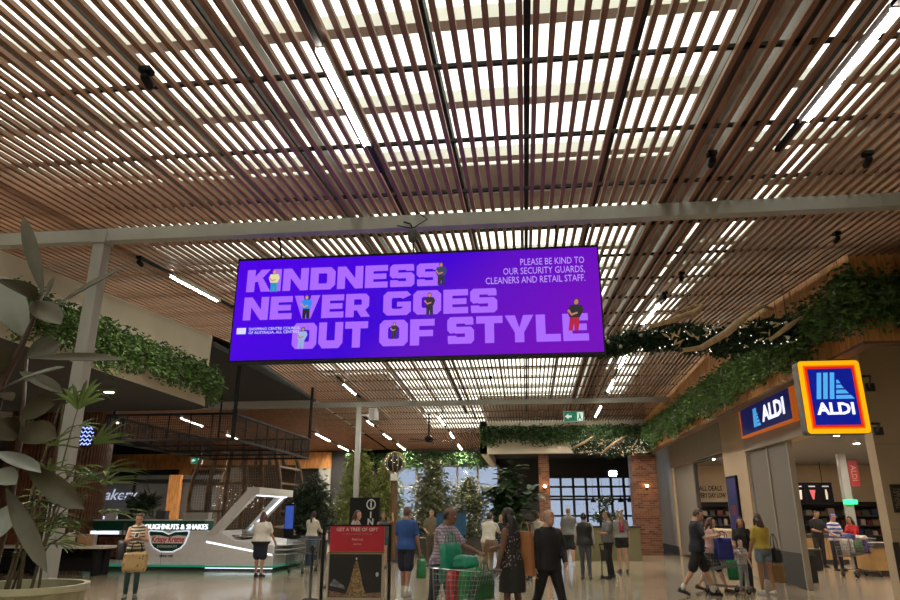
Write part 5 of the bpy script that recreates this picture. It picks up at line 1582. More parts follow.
# wall of shelves with goods
sv = empty('goods_shelving', (10, 32.5, 0), 'dark shelving unit full of goods along the shop back wall', 'shelf')
MB().box(6.6, 32.7, 0, 17.8, 32.95, 2.1).build('back_panel', M_mdark, sv)
MB().box(6.6, 32.2, 1.9, 17.8, 32.95, 2.1).build('header', M_black, sv)
for z in (0.3, 0.7, 1.1, 1.5):
    MB().box(6.6, 32.2, z, 17.8, 32.9, z + 0.04).build('shelf_board', M_mdark, sv)
gg = np.random.default_rng(12)
prod_m = [mat('pack_%d' % k, c, 0.45) for k, c in enumerate(((0.36, 0.28, 0.24), (0.12, 0.02, 0.02), (0.02, 0.025, 0.08), (0.16, 0.11, 0.05), (0.45, 0.42, 0.40), (0.03, 0.05, 0.03), (0.02, 0.02, 0.025)))]
pm_ = []
for mm_ in prod_m:
    b_ = MB(); b_.box(-0.5, -0.5, 0, 0.5, 0.5, 0.86); b_.box(-0.42, -0.45, 0.86, 0.42, 0.45, 1.0)
    me = b_.mesh('goods_pack'); me.materials.append(mm_); pm_.append(me)
for z in (0.74, 1.14, 1.54):
    x = 6.8
    while x < 15.5:
        w = gg.uniform(0.14, 0.34)
        if not (9.0 < x < 10.4):
            k = int(gg.integers(0, 7))
            o = bpy.data.objects.new('goods_pack', pm_[k]); COL.objects.link(o)
            o.location = (x + w / 2, 32.45, z); o.scale = (w * 0.92, 0.3, gg.uniform(0.16, 0.3))
            tag(o, 'small %s goods pack on the %s shelf of the dark shop shelving' % (('beige', 'dark red', 'navy', 'brown', 'pale', 'dark green', 'black')[k], 'lowest filled' if z < 0.8 else ('middle filled' if z < 1.2 else 'top filled')), 'goods', 'goods on the shop shelves')
        x += w + gg.uniform(0.02, 0.12)
# three hanging screens
scn = empty('menu_screens', (11.9, 30.8, 2.0), 'row of three black advertising screens above the shelves', 'screen')
MB().box(11.1, 30.95, 1.98, 12.75, 31.05, 2.86).build('case', M_black, scn)
for k in range(3):
    x = 11.15 + 0.54 * k
    MB().box(x, 30.94, 2.03, x + 0.5, 30.95, 2.81).build('panel', mat('screen_black', (0.008, 0.008, 0.012), 0.2), scn)
    c = ((0.7, 0.6, 0.5), (0.6, 0.12, 0.12), (0.6, 0.55, 0.4))[k]
    a = MB(); poly = [[(-0.08, -0.2), (0.08, -0.2), (0.11, 0.18), (-0.11, 0.18)], [(-0.03, -0.2), (0.03, -0.2), (0.12, 0.18), (-0.12, 0.18)], [(-0.035, -0.2), (0.035, -0.2), (0.05, 0.02), (0.03, 0.2), (-0.03, 0.2), (-0.05, 0.02)]][k]
    a.prism(poly, (x + 0.25, 30.94, 2.38), (1, 0, 0), (0, 0, 1), 0.004)
    a.build('pictured_drink', mat('screen_pic_%d' % k, c, 0.3, emit=0.7, ecol=c), scn)
    MB().box(x + 0.12, 30.937, 2.68, x + 0.38, 30.94, 2.73).build('title_bar', mat('screen_title', (0.6, 0.6, 0.6), 0.3, emit=0.5), scn)
for x in (11.4, 12.4):
    MB().tube([(x, 31.0, 2.86), (x, 31.0, 3.7)], 0.015, 6).build('drop_rod', M_black, scn)
# text on the back wall seen through the far opening
for k, t in enumerate(('ALL DEALS', 'EVERY DAY LOW')):
    text('wall_lettering', t, 0.30, (8.33, 32.98, 2.70 - 0.31 * k), RX, mat('wall_letter_brown', (0.05, 0.03, 0.02), 0.6), bpy.data.objects['wall_shop'], 0.01, bold=0.006, width=(1.0, 1.25)[k])
# column with red banner and green lamp number in the shop
o = empty('checkout_pole', (12.9, 27, 0), 'grey checkout column with a red banner and a green number light', 'column')
MB().box(11.35, 26.6, 0, 11.6, 26.85, 3.7).build('column', M_steel, o)
MB().box(11.62, 26.6, 2.55, 11.95, 26.64, 3.45).build('banner', mat('banner_red', (0.3, 0.02, 0.02), 0.6), o)
text('lettering', 'ALDI', 0.26, (11.78, 26.59, 3.0), (PI / 2, PI / 2, 0), mat('banner_print', (0.5, 0.3, 0.25), 0.5), o, 0.003)
MB().box(11.25, 26.5, 1.93, 11.7, 26.6, 2.08).build('number_light', mat('green_lamp', (0.0, 0.4, 0.1), 0.4, emit=2.0, ecol=(0.05, 0.9, 0.3)), o)
# downlights
k = 0
for x, y in ((7.6, 17.5), (8.6, 20), (9.6, 17.8), (8.0, 23), (10.2, 22.5), (9.2, 26), (11.8, 25), (10.6, 29), (13.3, 28), (7.4, 28.5)):
    o = empty('downlight', (x, y, 3.7), 'round white recessed downlight in the shop ceiling', 'light', 'downlights in the shop ceiling')
    MB().lathe([(0.1, 0.0), (0.12, -0.02), (0.12, -0.03), (0.09, -0.03)][::-1], (x, y, 3.7), 16).build('trim', M_white, o)
    MB().lathe([(0.085, -0.032), (0.085, -0.028)], (x, y, 3.7), 16).build('lens', mat('downlight_lens', (1, 1, 1), 0.4, emit=900, ecol=(1, 0.84, 0.68)), o)
for k, (x, y) in enumerate(((-8.6, 13.2), (-10.4, 14.6), (-9.4, 10.8), (-11.6, 12.4))):  # fittings added to light the dim batten screen and table below
    o = empty('downlight', (x, y, 4.05), ('added downlight under the left bulkhead, nearest its rounded end', 'added downlight under the left bulkhead, deepest in the recess', 'added downlight under the left bulkhead, nearest the camera', 'added downlight under the left bulkhead, farthest left')[k], 'light', 'added downlights under the left bulkhead')
    MB().lathe([(0.1, 0.0), (0.12, -0.02), (0.12, -0.03), (0.09, -0.03)][::-1], (x, y, 4.052), 16).build('trim', M_white, o)
    MB().lathe([(0.085, -0.032), (0.085, -0.028)], (x, y, 4.052), 16).build('lens', MATS['downlight_lens'], o)
bn = empty('waste_bin', (6.9, 18.6, 0), 'black waste bin just inside the supermarket doorway', 'bin')
MB().box(6.62, 18.55, 0, 6.98, 18.95, 0.62).build('body', M_rubber, bn)
MB().prism([(0, 0), (0.4, 0), (0.34, 0.12), (0.06, 0.16)], (6.6, 18.97, 0.62), (1, 0, 0), (0, 0, 1), 0.44).build('lid', M_mdark, bn)
bn = empty('waste_bin', (8.4, 22.6, 0), 'black crate bin in front of the plywood counter', 'bin')
MB().box(8.2, 22.5, 0, 8.65, 22.9, 0.55).build('body', M_rubber, bn)
MB().box(8.17, 22.47, 0.55, 8.68, 22.93, 0.6).build('rim', M_mdark, bn)


# ================================================================== shopping trolleys
def trolley(loc, rz, label, scale=0.92):
    """wire supermarket trolley, handle towards local -Y end, pushed along +Y"""
    o = empty('shopping_trolley', loc, label, 'trolley', 'wire shopping trolleys', rz)
    o.scale = (scale,) * 3
    # basket corners: bottom / top at back (y=0) and front (y=0.85)
    B = lambda t, s_, zt: Vector((s_ * (0.27 - 0.04 * t) * (0.85 + 0.15 * zt), -0.02 + (0.74 + 0.16 * zt) * t, 0.52 + 0.10 * t * (1 - zt) + 0.46 * zt + 0.0 * t))
    w = MB(); r = 0.0034
    for zt in np.linspace(0, 1, 7):
        rr_ = 0.008 if zt in (0.0, 1.0) else r
        w.tube([B(0, -1, zt), B(0, 1, zt), B(1, 1, zt), B(1, -1, zt), B(0, -1, zt)], rr_, 4)
    for t in np.linspace(0, 1, 13):
        for s_ in (-1, 1): w.tube([B(t, s_, 0), B(t, s_, 1)], r, 4)
        w.tube([B(t, -1, 0), B(t, 1, 0)], r, 4)
    for s_ in np.linspace(-0.8, 0.8, 7):
        w.tube([B(1, s_, 0), B(1, s_, 1)], r, 4); w.tube([B(0, s_, 0), B(0, s_, 1)], r, 4); w.tube([B(0, s_, 0), B(1, s_, 0)], r, 4)
    q = w.build('basket', M_chrome, o, local=True); q['kind'] = 'stuff'
    for s_ in (-1, 1):
        MB().tube([(s_ * 0.25, -0.12, 1.0), (s_ * 0.26, -0.02, 0.98), (s_ * 0.25, 0.0, 0.52), (s_ * 0.24, 0.06, 0.2), (s_ * 0.24, 0.85, 0.14)], 0.013, 6).build('side_frame', M_chrome, o, local=True)
    MB().tube([(-0.29, -0.13, 1.01), (0.29, -0.13, 1.01)], 0.019, 8).build('handle', mat('handle_blue', (0.05, 0.06, 0.12), 0.5), o, local=True)
    MB().tube([(-0.24, 0.3, 0.17), (0.24, 0.3, 0.17)], 0.01, 6).build('cross_bar', M_chrome, o, local=True)
    MB().tube([(-0.24, 0.85, 0.14), (0.24, 0.85, 0.14)], 0.01, 6).build('cross_bar', M_chrome, o, local=True)
    for sx in (-0.24, 0.24):
        for y in (0.08, 0.82):
            MB().tube([(sx - 0.014, y, 0.065), (sx + 0.014, y, 0.065)], 0.062, 14).build('wheel', M_rubber, o, local=True)
            MB().box(sx - 0.022, y - 0.02, 0.06, sx + 0.022, y + 0.02, 0.17).build('castor_fork', M_chrome, o, local=True)
    return o


def bag(name, loc, size, m, label, rz=0, seed=1, handles=True, cat='bag', group=None, hz=0.14, mh=None):
    """soft shopping bag: slumped box with two handles"""
    o = empty(name, loc, label, cat, group, rz)
    w, d, h = size
    g = np.random.default_rng(seed)
    vs = []; fs = []
    rows = 6; n_ = 16
    for i in range(rows):
        t = i / (rows - 1)
        for j in range(n_):
            a = 2 * PI * j / n_
            ca, sa = math.cos(a), math.sin(a)
            e = 0.35
            x = w / 2 * math.copysign(abs(ca) ** e, ca) * (1 + 0.07 * math.sin(t * PI)) + g.normal() * 0.008
            y = d / 2 * math.copysign(abs(sa) ** e, sa) * (1.05 - 0.45 * t ** 2) + g.normal() * 0.008
            vs.append((x, y, h * t + (g.normal() * 0.008 if 0 < i else 0)))
    for i in range(rows - 1):
        for j in range(n_):
            j2 = (j + 1) % n_
            fs.append((i * n_ + j, i * n_ + j2, (i + 1) * n_ + j2, (i + 1) * n_ + j))
    fs.append(tuple(range(n_))[::-1]); fs.append(tuple((rows - 1) * n_ + j for j in range(n_)))
    MB().add(vs, fs).build('body', m, o, smooth=True, local=True)
    if handles:
        for sy in (-1, 1):
            MB().tube([(-w * 0.25, sy * d * 0.25, h * 0.97), (-w * 0.2, sy * d * 0.15, h + hz * 0.7), (0, sy * d * 0.08, h + hz), (w * 0.2, sy * d * 0.15, h + hz * 0.7), (w * 0.25, sy * d * 0.25, h * 0.97)], (0.008), 5).build('handle', mh or m, o, local=True)
    return o


M_bgreen = mat('bag_green', (0.02, 0.20, 0.07), 0.5, var=0.25, scale=8)
M_bteal = mat('bag_teal', (0.01, 0.20, 0.13), 0.5, var=0.2, scale=8)
M_bred = mat('bag_red', (0.40, 0.03, 0.03), 0.5, var=0.2, scale=8)
M_bwhite = mat('bag_white', (0.6, 0.58, 0.55), 0.5, var=0.15, scale=8)
M_tan = mat('tan_leather', (0.36, 0.15, 0.06), 0.5, var=0.15, scale=6)
M_bblue = mat('bag_blue', (0.015, 0.025, 0.20), 0.5, var=0.3, scale=6)

# trolley in the middle foreground, bags inside it
tr1 = trolley((-1.12, 9.85, 0), R(-128), 'wire trolley loaded with green and red bags pushed by the man in checked shirt')
cz = math.cos(R(-128)); sz = math.sin(R(-128))


def in_tr(x, y, z, base=(-1.12, 9.85)): return (base[0] + x * cz - y * sz, base[1] + x * sz + y * cz, z)


bag('shopping_bag', in_tr(-0.02, 0.06, 0.72), (0.32, 0.14, 0.50), M_bteal, 'teal green bag nearest the handle in the loaded trolley', R(-128), 2)
bag('shopping_bag', in_tr(0.0, 0.66, 0.56), (0.30, 0.18, 0.32), mat('bag_dark_green', (0.01, 0.07, 0.025), 0.5, var=0.3), 'dark green bag at the front of the loaded trolley', R(-128), 3)
bag('shopping_bag', in_tr(0.02, 0.24, 0.50), (0.34, 0.18, 0.38), M_bred, 'red bag inside the basket of the loaded trolley', R(-128), 4, False)
bag('shopping_bag', in_tr(0.02, 0.46, 0.52), (0.32, 0.16, 0.40), M_bgreen, 'bright green bag inside the basket of the loaded trolley', R(-128), 5, False)
bag('shopping_bag', in_tr(0.0, 0.36, 0.93), (0.3, 0.24, 0.14), M_bteal, 'crumpled teal bag lying on top of the loaded trolley', R(-128), 6, False)
trolley((8.35, 20.2, 0), R(-70), 'wire trolley full of groceries inside the supermarket doorway', 1.0)
cz = math.cos(R(-70)); sz = math.sin(R(-70))
for k, (x, y, z, w, h, c) in enumerate(((0, 0.15, 0.62, 0.3, 0.36, (0.5, 0.5, 0.5)), (0.05, 0.4, 0.62, 0.3, 0.3, (0.10, 0.18, 0.08)), (0, 0.62, 0.62, 0.3, 0.32, (0.10, 0.05, 0.3)), (-0.08, 0.3, 0.95, 0.25, 0.14, (0.06, 0.07, 0.25)), (0.05, 0.6, 0.95, 0.25, 0.1, (0.5, 0.45, 0.35)))):
    bag('grocery_pack', in_tr(x, y, z, (8.35, 20.2)), (w, 0.2, h), mat('grocery_%d' % k, c, 0.5, var=0.4, scale=14), ('pale', 'mossy green', 'purple', 'navy', 'cream')[k] + ' grocery pack in the supermarket doorway trolley', R(-70), 20 + k, False, 'groceries', 'groceries in the doorway trolley')
tr3 = trolley((3.72, 15.75, 0), R(-75), 'wire trolley with a blue bag beside the man in navy tee')
bag('shopping_bag', (4.02, 15.42, 0.70), (0.34, 0.2, 0.42), M_bblue, 'blue and white bag hanging on the trolley of the man in navy', R(15), 30)
tr4 = trolley((-0.75, 18.8, 0), R(-100), 'wire trolley in front of the man in white shirt')
bag('shopping_bag', (-0.98, 18.7, 0.66), (0.42, 0.3, 0.3), mat('bag_brown', (0.16, 0.08, 0.04), 0.6, var=0.4), 'brown bag in the trolley of the man in white shirt', R(-100), 31, False)
tr5 = trolley((-6.3, 20.5, 0), R(165), 'empty wire trolley beside the display case and the woman in white')
tr6 = trolley((-6.9, 22.4, 0), R(30), 'wire trolley pushed by the woman in blue jeans')

# ================================================================== people
TORSO = [(0.80, 0.07, 0.06, 0.0), (0.84, 0.135, 0.10, 0.005), (0.90, 0.165, 0.118, 0.012), (0.97, 0.168, 0.115, 0.008), (1.05, 0.155, 0.105, 0.0), (1.12, 0.150, 0.105, -0.005),
         (1.20, 0.160, 0.112, -0.008), (1.28, 0.172, 0.118, -0.008), (1.35, 0.175, 0.112, -0.002), (1.41, 0.160, 0.095, 0.006), (1.445, 0.12, 0.078, 0.010), (1.475, 0.078, 0.066, 0.008), (1.52, 0.058, 0.060, 0.0), (1.57, 0.054, 0.058, -0.008)]
HEAD = [(-0.005, 0.022, 0.022, -0.055), (0.012, 0.040, 0.042, -0.042), (0.04, 0.054, 0.064, -0.025), (0.075, 0.063, 0.080, -0.010), (0.115, 0.070, 0.090, 0.0), (0.15, 0.073, 0.094, 0.004), (0.18, 0.069, 0.090, 0.008), (0.205, 0.056, 0.075, 0.010), (0.222, 0.036, 0.050, 0.010), (0.231, 0.012, 0.018, 0.010)]


def lerp_ring(T, z):
    if z <= T[0][0]: return T[0][1:]
    for a, b in zip(T[:-1], T[1:]):
        if a[0] <= z <= b[0]:
            t = (z - a[0]) / (b[0] - a[0])
            return tuple(p + (q - p) * t for p, q in zip(a[1:], b[1:]))
    return T[-1][1:]


def loft_rings(mb, rings, xf, n=20, mi=0):
    vs = []; fs = []
    for z, rx, ry, yo in rings:
        for j in range(n):
            t = 2 * PI * j / n
            vs.append(xf(Vector((rx * math.cos(t), yo + ry * math.sin(t), z))))
    k = len(rings)
    for i in range(k - 1):
        for j in range(n):
            j2 = (j + 1) % n
            fs.append((i * n + j, i * n + j2, (i + 1) * n + j2, (i + 1) * n + j))
    fs.append(tuple(range(n))[::-1]); fs.append(tuple((k - 1) * n + j for j in range(n)))
    mb.add(vs, fs, mi)


def hand(mb, w, d, nrm, side, curl, mi=0):
    """palm and five unequal fingers; d = pointing direction, nrm = palm normal, side = +1 when the thumb lies along d x nrm"""
    w = Vector(w); d = Vector(d).normalized(); nrm = Vector(nrm); nrm = (nrm - d * nrm.dot(d)).normalized()
    l = d.cross(nrm).normalized() * side
    mb.tube([w - d * 0.03, w, w + d * 0.035, w + d * 0.075, w + d * 0.092], [(0.024, 0.02), (0.027, 0.018), (0.040, 0.016), (0.040, 0.014), (0.034, 0.009)], 10, mi, up=l)
    for k, (off, ln) in enumerate(((0.029, 0.072), (0.010, 0.082), (-0.010, 0.076), (-0.028, 0.060))):
        p = w + d * 0.083 + l * off; pts = [p - d * 0.015]; a = 0; q = p
        for s_, seg in enumerate((0.42, 0.33, 0.25)):
            pts.append(q); a += curl * (0.7 + 0.25 * s_)
            dd = d * math.cos(a) + nrm * math.sin(a)
            q = q + dd * ln * seg
        pts.append(q)
        mb.tube(pts, [0.0085, 0.0090, 0.0085, 0.0075, 0.005], 6, mi)
    p = w + d * 0.022 + l * 0.030
    t1 = (d * 0.72 + l * 0.62 + nrm * 0.25).normalized(); t2 = (d * 0.92 + l * 0.15 + nrm * (0.2 + curl * 0.4)).normalized()
    mb.tube([p - t1 * 0.02, p, p + t1 * 0.034, p + t1 * 0.034 + t2 * 0.03, p + t1 * 0.034 + t2 * 0.042], [0.011, 0.0125, 0.0105, 0.009, 0.004], 7, mi)


SKIN = {'light': (0.48, 0.27, 0.19), 'tan': (0.36, 0.185, 0.115), 'brown': (0.15, 0.075, 0.045), 'dark': (0.07, 0.035, 0.024), 'pale': (0.55, 0.34, 0.26)}
PEOPLE_N = [0]


def person(loc, face, H, label, skin='light', fem=False, g=1.0, belly=0.0, legs=((4, 4), (-4, 4)), arms=((8, 8, 12, 0), (8, 8, 12, 0)), lean=0, head=(0, 0), spread=0.0,
           top=((0.3, 0.3, 0.3), 'short'), top_m=None, hem=0.90, bottom=((0.05, 0.05, 0.06), 'pants'), bottom_m=None, shoe=(0.03, 0.03, 0.03), hair=((0.03, 0.02, 0.015), 'short'), socks=None, curl=0.35, vx=0.013, group=None, neck_z=1.47, stripe=None, vest=None):
    PEOPLE_N[0] += 1
    root = empty('person', loc, label, 'person', group, R(face))
    s = H / 1.75
    root.scale = (s, s, s)
    ln_ = R(lean)

    def xf(p):
        zz = p.z - 0.93
        if zz <= 0: return Vector(p)
        f = min(1.0, zz / 0.1)
        c, q = math.cos(ln_ * f), math.sin(ln_ * f)
        return Vector((p.x, p.y * c - zz * q, 0.93 + zz * c + p.y * q))
    T = []
    for z, rx, ry, yo in TORSO:
        gx = g if z < 1.40 else 1 + (g - 1) * 0.35
        if fem:
            if 1.0 < z < 1.18: rx *= 0.90
            if 0.84 < z < 1.0: rx *= 1.04; ry *= 1.03
            if z > 1.3 and z < 1.46: rx *= 0.90
        bl = belly * math.exp(-((z - 1.07) / 0.12) ** 2)
        T.append((z, rx * gx, ry * gx + bl * 0.6, yo - bl * 0.6))
    shw = (0.166 if not fem else 0.148) * (0.5 + 0.5 * g)
    thick = 0.6 + 0.4 * g
    # legs
    J = {}
    for i, (sx, (a, k)) in enumerate(((1, legs[0]), (-1, legs[1]))):
        hip = Vector((sx * 0.088, 0, 0.90)); a_ = R(a); k_ = R(k)
        sp = spread + 0.012
        knee = hip + Vector((sx * sp, -math.sin(a_), -math.cos(a_))).normalized() * 0.43
        ank = knee + Vector((sx * sp * 0.4, -math.sin(a_ - k_), -math.cos(a_ - k_))).normalized() * 0.40
        J[i] = [hip, knee, ank]
    dz = 0.083 - min(J[0][2].z, J[1][2].z)
    # arms
    A = {}
    for i, (sx, (a, o_, e, inn)) in enumerate(((1, arms[0]), (-1, arms[1]))):
        sh_ = xf(Vector((sx * shw, 0.005, 1.388)))
        a_ = R(a) + ln_ * 0.3; oo = R(o_); ee = R(a + e) + ln_ * 0.3; ii = R(inn)
        ud = Vector((sx * math.sin(oo), -math.sin(a_) * math.cos(oo), -math.cos(a_) * math.cos(oo)))
        fd = Vector((sx * (math.sin(oo) * 0.6 * math.cos(ii) - math.sin(ii)), -math.sin(ee) * math.cos(ii), -math.cos(ee) * math.cos(ii))).normalized()
        el = sh_ + ud * 0.285; wr = el + fd * 0.245
        A[i] = [sh_, el, wr, ud, fd]
    hp = xf(Vector((0, -0.018, 1.490)))
    hm = Matrix.Rotation(R(head[0]), 3, 'Z') @ Matrix.Rotation(R(head[1]) + ln_ * 0.6, 3, 'X')

    def hx(p): return hp + hm @ Vector(p)
    # ---- body, one continuous skin
    b = MB()
    loft_rings(b, T, xf)
    loft_rings(b, [(z, rx, ry, yo - 0.012) for z, rx, ry, yo in HEAD], lambda p: hx(p), 18)
    b.cap(hx((0, -0.098, 0.118)), hx((0, -0.118, 0.086)), 0.009, 0.0145, 8)
    b.cap(hx((0, -0.06, 0.05)), hx((0, -0.085, 0.052)), 0.03, 0.02, 8)
    b.cap(hx((-0.035, -0.082, 0.135)), hx((0.035, -0.082, 0.135)), 0.012, 0.012, 8)
    for sx in (-1, 1):
        b.sphere(hx((sx * 0.073, 0.008, 0.105)), (0.010, 0.020, 0.032), 8, 6)
    for i in (0, 1):
        h_, k_, a_ = J[i]
        th = lambda t: h_.lerp(k_, t)
        b.limb([h_, th(0.3), th(0.65), k_, k_.lerp(a_, 0.28), k_.lerp(a_, 0.6), a_], [0.088 * thick, 0.083 * thick, 0.066 * thick, 0.053, 0.056, 0.045, 0.035], 12)
        b.limb([a_, a_ + Vector((0, -0.05, -0.045)), a_ + Vector((0, -0.13, -0.06))], [0.034, 0.032, 0.022], 8)
        sh_, el, wr, ud, fd = A[i]
        b.limb([sh_, sh_.lerp(el, 0.4), sh_.lerp(el, 0.75), el, el.lerp(wr, 0.3), el.lerp(wr, 0.7), wr], [0.056 * thick, 0.050 * thick, 0.043 * thick, 0.039, 0.041, 0.033, 0.026], 10)
    if fem:
        for sx in (-1, 1): b.sphere(xf(Vector((sx * 0.075 * g, -0.085 * g, 1.265))), 0.062 * g, 10, 8)
    me = remesh(b, vx, 3, 0.45)
    full = MB()
    co = np.empty(len(me.vertices) * 3); me.vertices.foreach_get('co', co)
    full.v = [tuple(p) for p in co.reshape(-1, 3).tolist()]
    full.f = [tuple(p.vertices) for p in me.polygons]; full.m = [0] * len(full.f)
    bpy.data.meshes.remove(me)
    for i, sx in ((0, 1), (1, -1)):
        sh_, el, wr, ud, fd = A[i]
        nrm = Vector((-sx, -0.25, 0)) if fd.z < -0.5 else Vector((-sx * 0.5, 0, 0.8))
        l_ = fd.cross(nrm)
        fwd = Vector((0, -1, 0)) if fd.z < -0.5 else Vector((-sx, 0, 0.3))
        hand(full, wr, fd, nrm, 1 if l_.dot(fwd) > 0 else -1, curl)
    for sx in (-1, 1):
        full.sphere(hx((sx * 0.031, -0.090, 0.117)), (0.0135, 0.008, 0.009), 8, 6, 1)
        full.sphere(hx((sx * 0.031, -0.0965, 0.117)), (0.006, 0.004, 0.006), 8, 6, 2)
    full.sphere(hx((0, -0.103, 0.052)), (0.023, 0.006, 0.007), 10, 6, 3)
    for sx in (-1, 1):
        full.tube([hx((sx * 0.012, -0.1, 0.136)), hx((sx * 0.03, -0.098, 0.141)), hx((sx * 0.05, -0.086, 0.136))], [0.004, 0.0065, 0.004], 6, 4)
    sk = SKIN[skin]
    ms = [mat('skin_' + skin, sk, 0.55, var=0.08, scale=14, sub=0.0), mat('eye_white', (0.7, 0.68, 0.65), 0.3), mat('eye_dark', (0.02, 0.015, 0.01), 0.2), mat('lips_' + skin, (sk[0] * 0.75, sk[1] * 0.45, sk[2] * 0.45), 0.5), mat('brow_%.2f_%.2f_%.2f' % hair[0], tuple(c_ * 0.7 for c_ in hair[0]), 0.7)]
    bo_ = full.build('body', ms, root, smooth=True, local=True)
    bo_.location.z = dz
    parts = [bo_]
    key = 'cloth_%d' % PEOPLE_N[0]
    # ---- top
    t_m = top_m or mat(key + '_top', top[0], 0.8, var=0.12, scale=9)
    c = MB()
    gr = 0.017
    zs_ = [hem + (neck_z - hem) * k / 11 for k in range(12)]
    rings = []
    for k, z in enumerate(zs_):
        rx, ry, yo = lerp_ring(T, z)
        fl = 0.012 * max(0, 1 - k / 4)
        if z < 0.97:
            rx0, ry0, yo = lerp_ring(T, 0.97); rx, ry = max(rx, rx0), max(ry, ry0)
        rings.append((z, rx + gr + fl, ry + gr + fl, yo))
    loft_rings(c, rings, xf)
    sl = top[1]
    for i in (0, 1):
        sh_, el, wr, ud, fd = A[i]
        if sl == 'short':
            c.limb([sh_, sh_.lerp(el, 0.3), sh_.lerp(el, 0.72)], [0.064 * thick, 0.064 * thick, 0.063 * thick], 12)
        elif sl == 'long':
            c.limb([sh_, sh_.lerp(el, 0.45), el, el.lerp(wr, 0.5), el.lerp(wr, 0.93)], [0.064 * thick, 0.060 * thick, 0.053, 0.048, 0.040], 12)
        else:
            c.sphere(sh_ + Vector((-0.03 * (1 if i == 0 else -1), 0, 0.0)), 0.058 * thick, 10, 8)
    if fem:
        for sx in (-1, 1): c.sphere(xf(Vector((sx * 0.075 * g, -0.088 * g, 1.265))), 0.074 * g, 10, 8)
    me = remesh(c, vx + 0.002, 3, 0.4)
    o = mkobj('top', me, t_m, root, True, True); o.location.z = dz
    if vest:
        c = MB()
        loft_rings(c, [(z, rx + 0.016, ry + 0.02, yo) for z, rx, ry, yo in rings], xf)
        for i in (0, 1):
            c.sphere(A[i][0] + Vector((-0.035 * (1 if i == 0 else -1), 0, 0.0)), 0.072 * thick, 10, 8)
        o = mkobj('vest', remesh(c, vx + 0.002, 3, 0.4), mat(key + '_vest', vest, 0.6, var=0.3, scale=6, stretch=(1, 1, 6), bump=0.4), root, True, True); o.location.z = dz
    if stripe:
        for i, sx in ((0, 1), (1, -1)):
            sh_, el, wr, ud, fd = A[i]
            of = Vector((sx * 0.9, 0.2, 0.25)).normalized()
            r_ = (0.066 * thick, 0.064 * thick, 0.055, 0.050, 0.044)
            MB().tube([p_ + of * (q_ * 0.97) for p_, q_ in zip((sh_, sh_.lerp(el, 0.45), el, el.lerp(wr, 0.5), el.lerp(wr, 0.9)), r_)], [(0.012, 0.004)] * 5, 6, up=(0, 1, 0.01)).build('sleeve_stripe', mat('stripe_%.1f' % stripe[0], stripe, 0.7), root, local=True).location.z = dz
    # ---- bottom
    kind = bottom[1]
    b_m = bottom_m or mat(key + '_bottom', bottom[0], 0.8, var=0.15, scale=9)
    c = MB()
    rings = []
    for z in (0.80, 0.84, 0.88, 0.92, 0.97, 1.0, 1.03):
        rx, ry, yo = lerp_ring(T, z)
        rings.append((z, rx + 0.012, ry + 0.012, yo))
    loft_rings(c, rings, xf)
    if kind == 'skirt':
        kz = (J[0][1].z + J[1][1].z) / 2
        rings = []
        my = (J[0][1].y + J[1][1].y) / 2
        dyk = abs(J[0][1].y - J[1][1].y) / 2
        for k in range(6):
            t = k / 5; z = 0.98 + (kz + 0.06 - 0.98) * t
            rings.append((z, 0.185 * g + 0.015 * t, 0.135 * g + 0.02 + dyk * t, my * t))
        loft_rings(c, rings[::-1], xf)
    else:
        for i in (0, 1):
            h_, k_, a_ = J[i]
            r0 = 0.104 * thick
            if kind == 'pants':
                c.limb([h_, h_.lerp(k_, 0.5), k_, k_.lerp(a_, 0.5), k_.lerp(a_, 0.97)], [r0, 0.085 * thick, 0.07, 0.064, 0.060], 12)
            elif kind == 'wide':
                c.limb([h_, h_.lerp(k_, 0.5), k_, k_.lerp(a_, 0.5), k_.lerp(a_, 0.98)], [r0, 0.095 * thick, 0.085, 0.085, 0.088], 12)
            elif kind == 'slim':
                c.limb([h_, h_.lerp(k_, 0.5), k_, k_.lerp(a_, 0.4), k_.lerp(a_, 0.97)], [0.098 * thick, 0.078 * thick, 0.060, 0.060, 0.046], 12)
            elif kind == 'shorts':
                c.limb([h_, h_.lerp(k_, 0.4), h_.lerp(k_, 0.86)], [r0, 0.10 * thick, 0.098 * thick], 12)
            else:
                c.limb([h_, h_.lerp(k_, 0.38)], [r0, 0.104 * thick], 12)
    me = remesh(c, vx + 0.002, 3, 0.4)
    o = mkobj('skirt' if kind == 'skirt' else ('trousers' if kind in ('pants', 'wide', 'slim') else 'shorts'), me, b_m, root, True, True); o.location.z = dz
    # ---- shoes
    sm_ = mat('shoe_%.2f_%.2f_%.2f' % shoe, shoe, 0.5)
    so_ = mat('shoe_sole', (0.5, 0.48, 0.45), 0.6)
    for i, sx in ((0, 1), (1, -1)):
        a_ = J[i][2] + Vector((0, 0, dz)); pit = math.atan2(max(0, a_.z - 0.09), 0.16)
        M_ = Matrix.Rotation(pit, 3, 'X') @ Matrix.Rotation(R(8) * sx, 3, 'Z')
        sh_ = MB(); pts = []; rad = []
        for y, hz, w, h in ((0.072, 0.045, 0.018, 0.026), (0.05, 0.048, 0.036, 0.042), (0.01, 0.05, 0.040, 0.046), (-0.05, 0.042, 0.044, 0.038), (-0.11, 0.034, 0.046, 0.03), (-0.155, 0.028, 0.038, 0.022), (-0.18, 0.024, 0.014, 0.014)):
            pts.append(a_ + M_ @ Vector((0, y, hz - 0.082))); rad.append((w, h))
        sh_.tube(pts, rad, 10, up=M_ @ Vector((1, 0, 0.001)))
        sh_.limb([a_ + M_ @ Vector((0, 0.01, -0.01)), a_ + M_ @ Vector((0, 0, -0.045))], [0.042, 0.042], 10)
        q = sh_.build('shoe', [sm_], root, smooth=True, local=True)
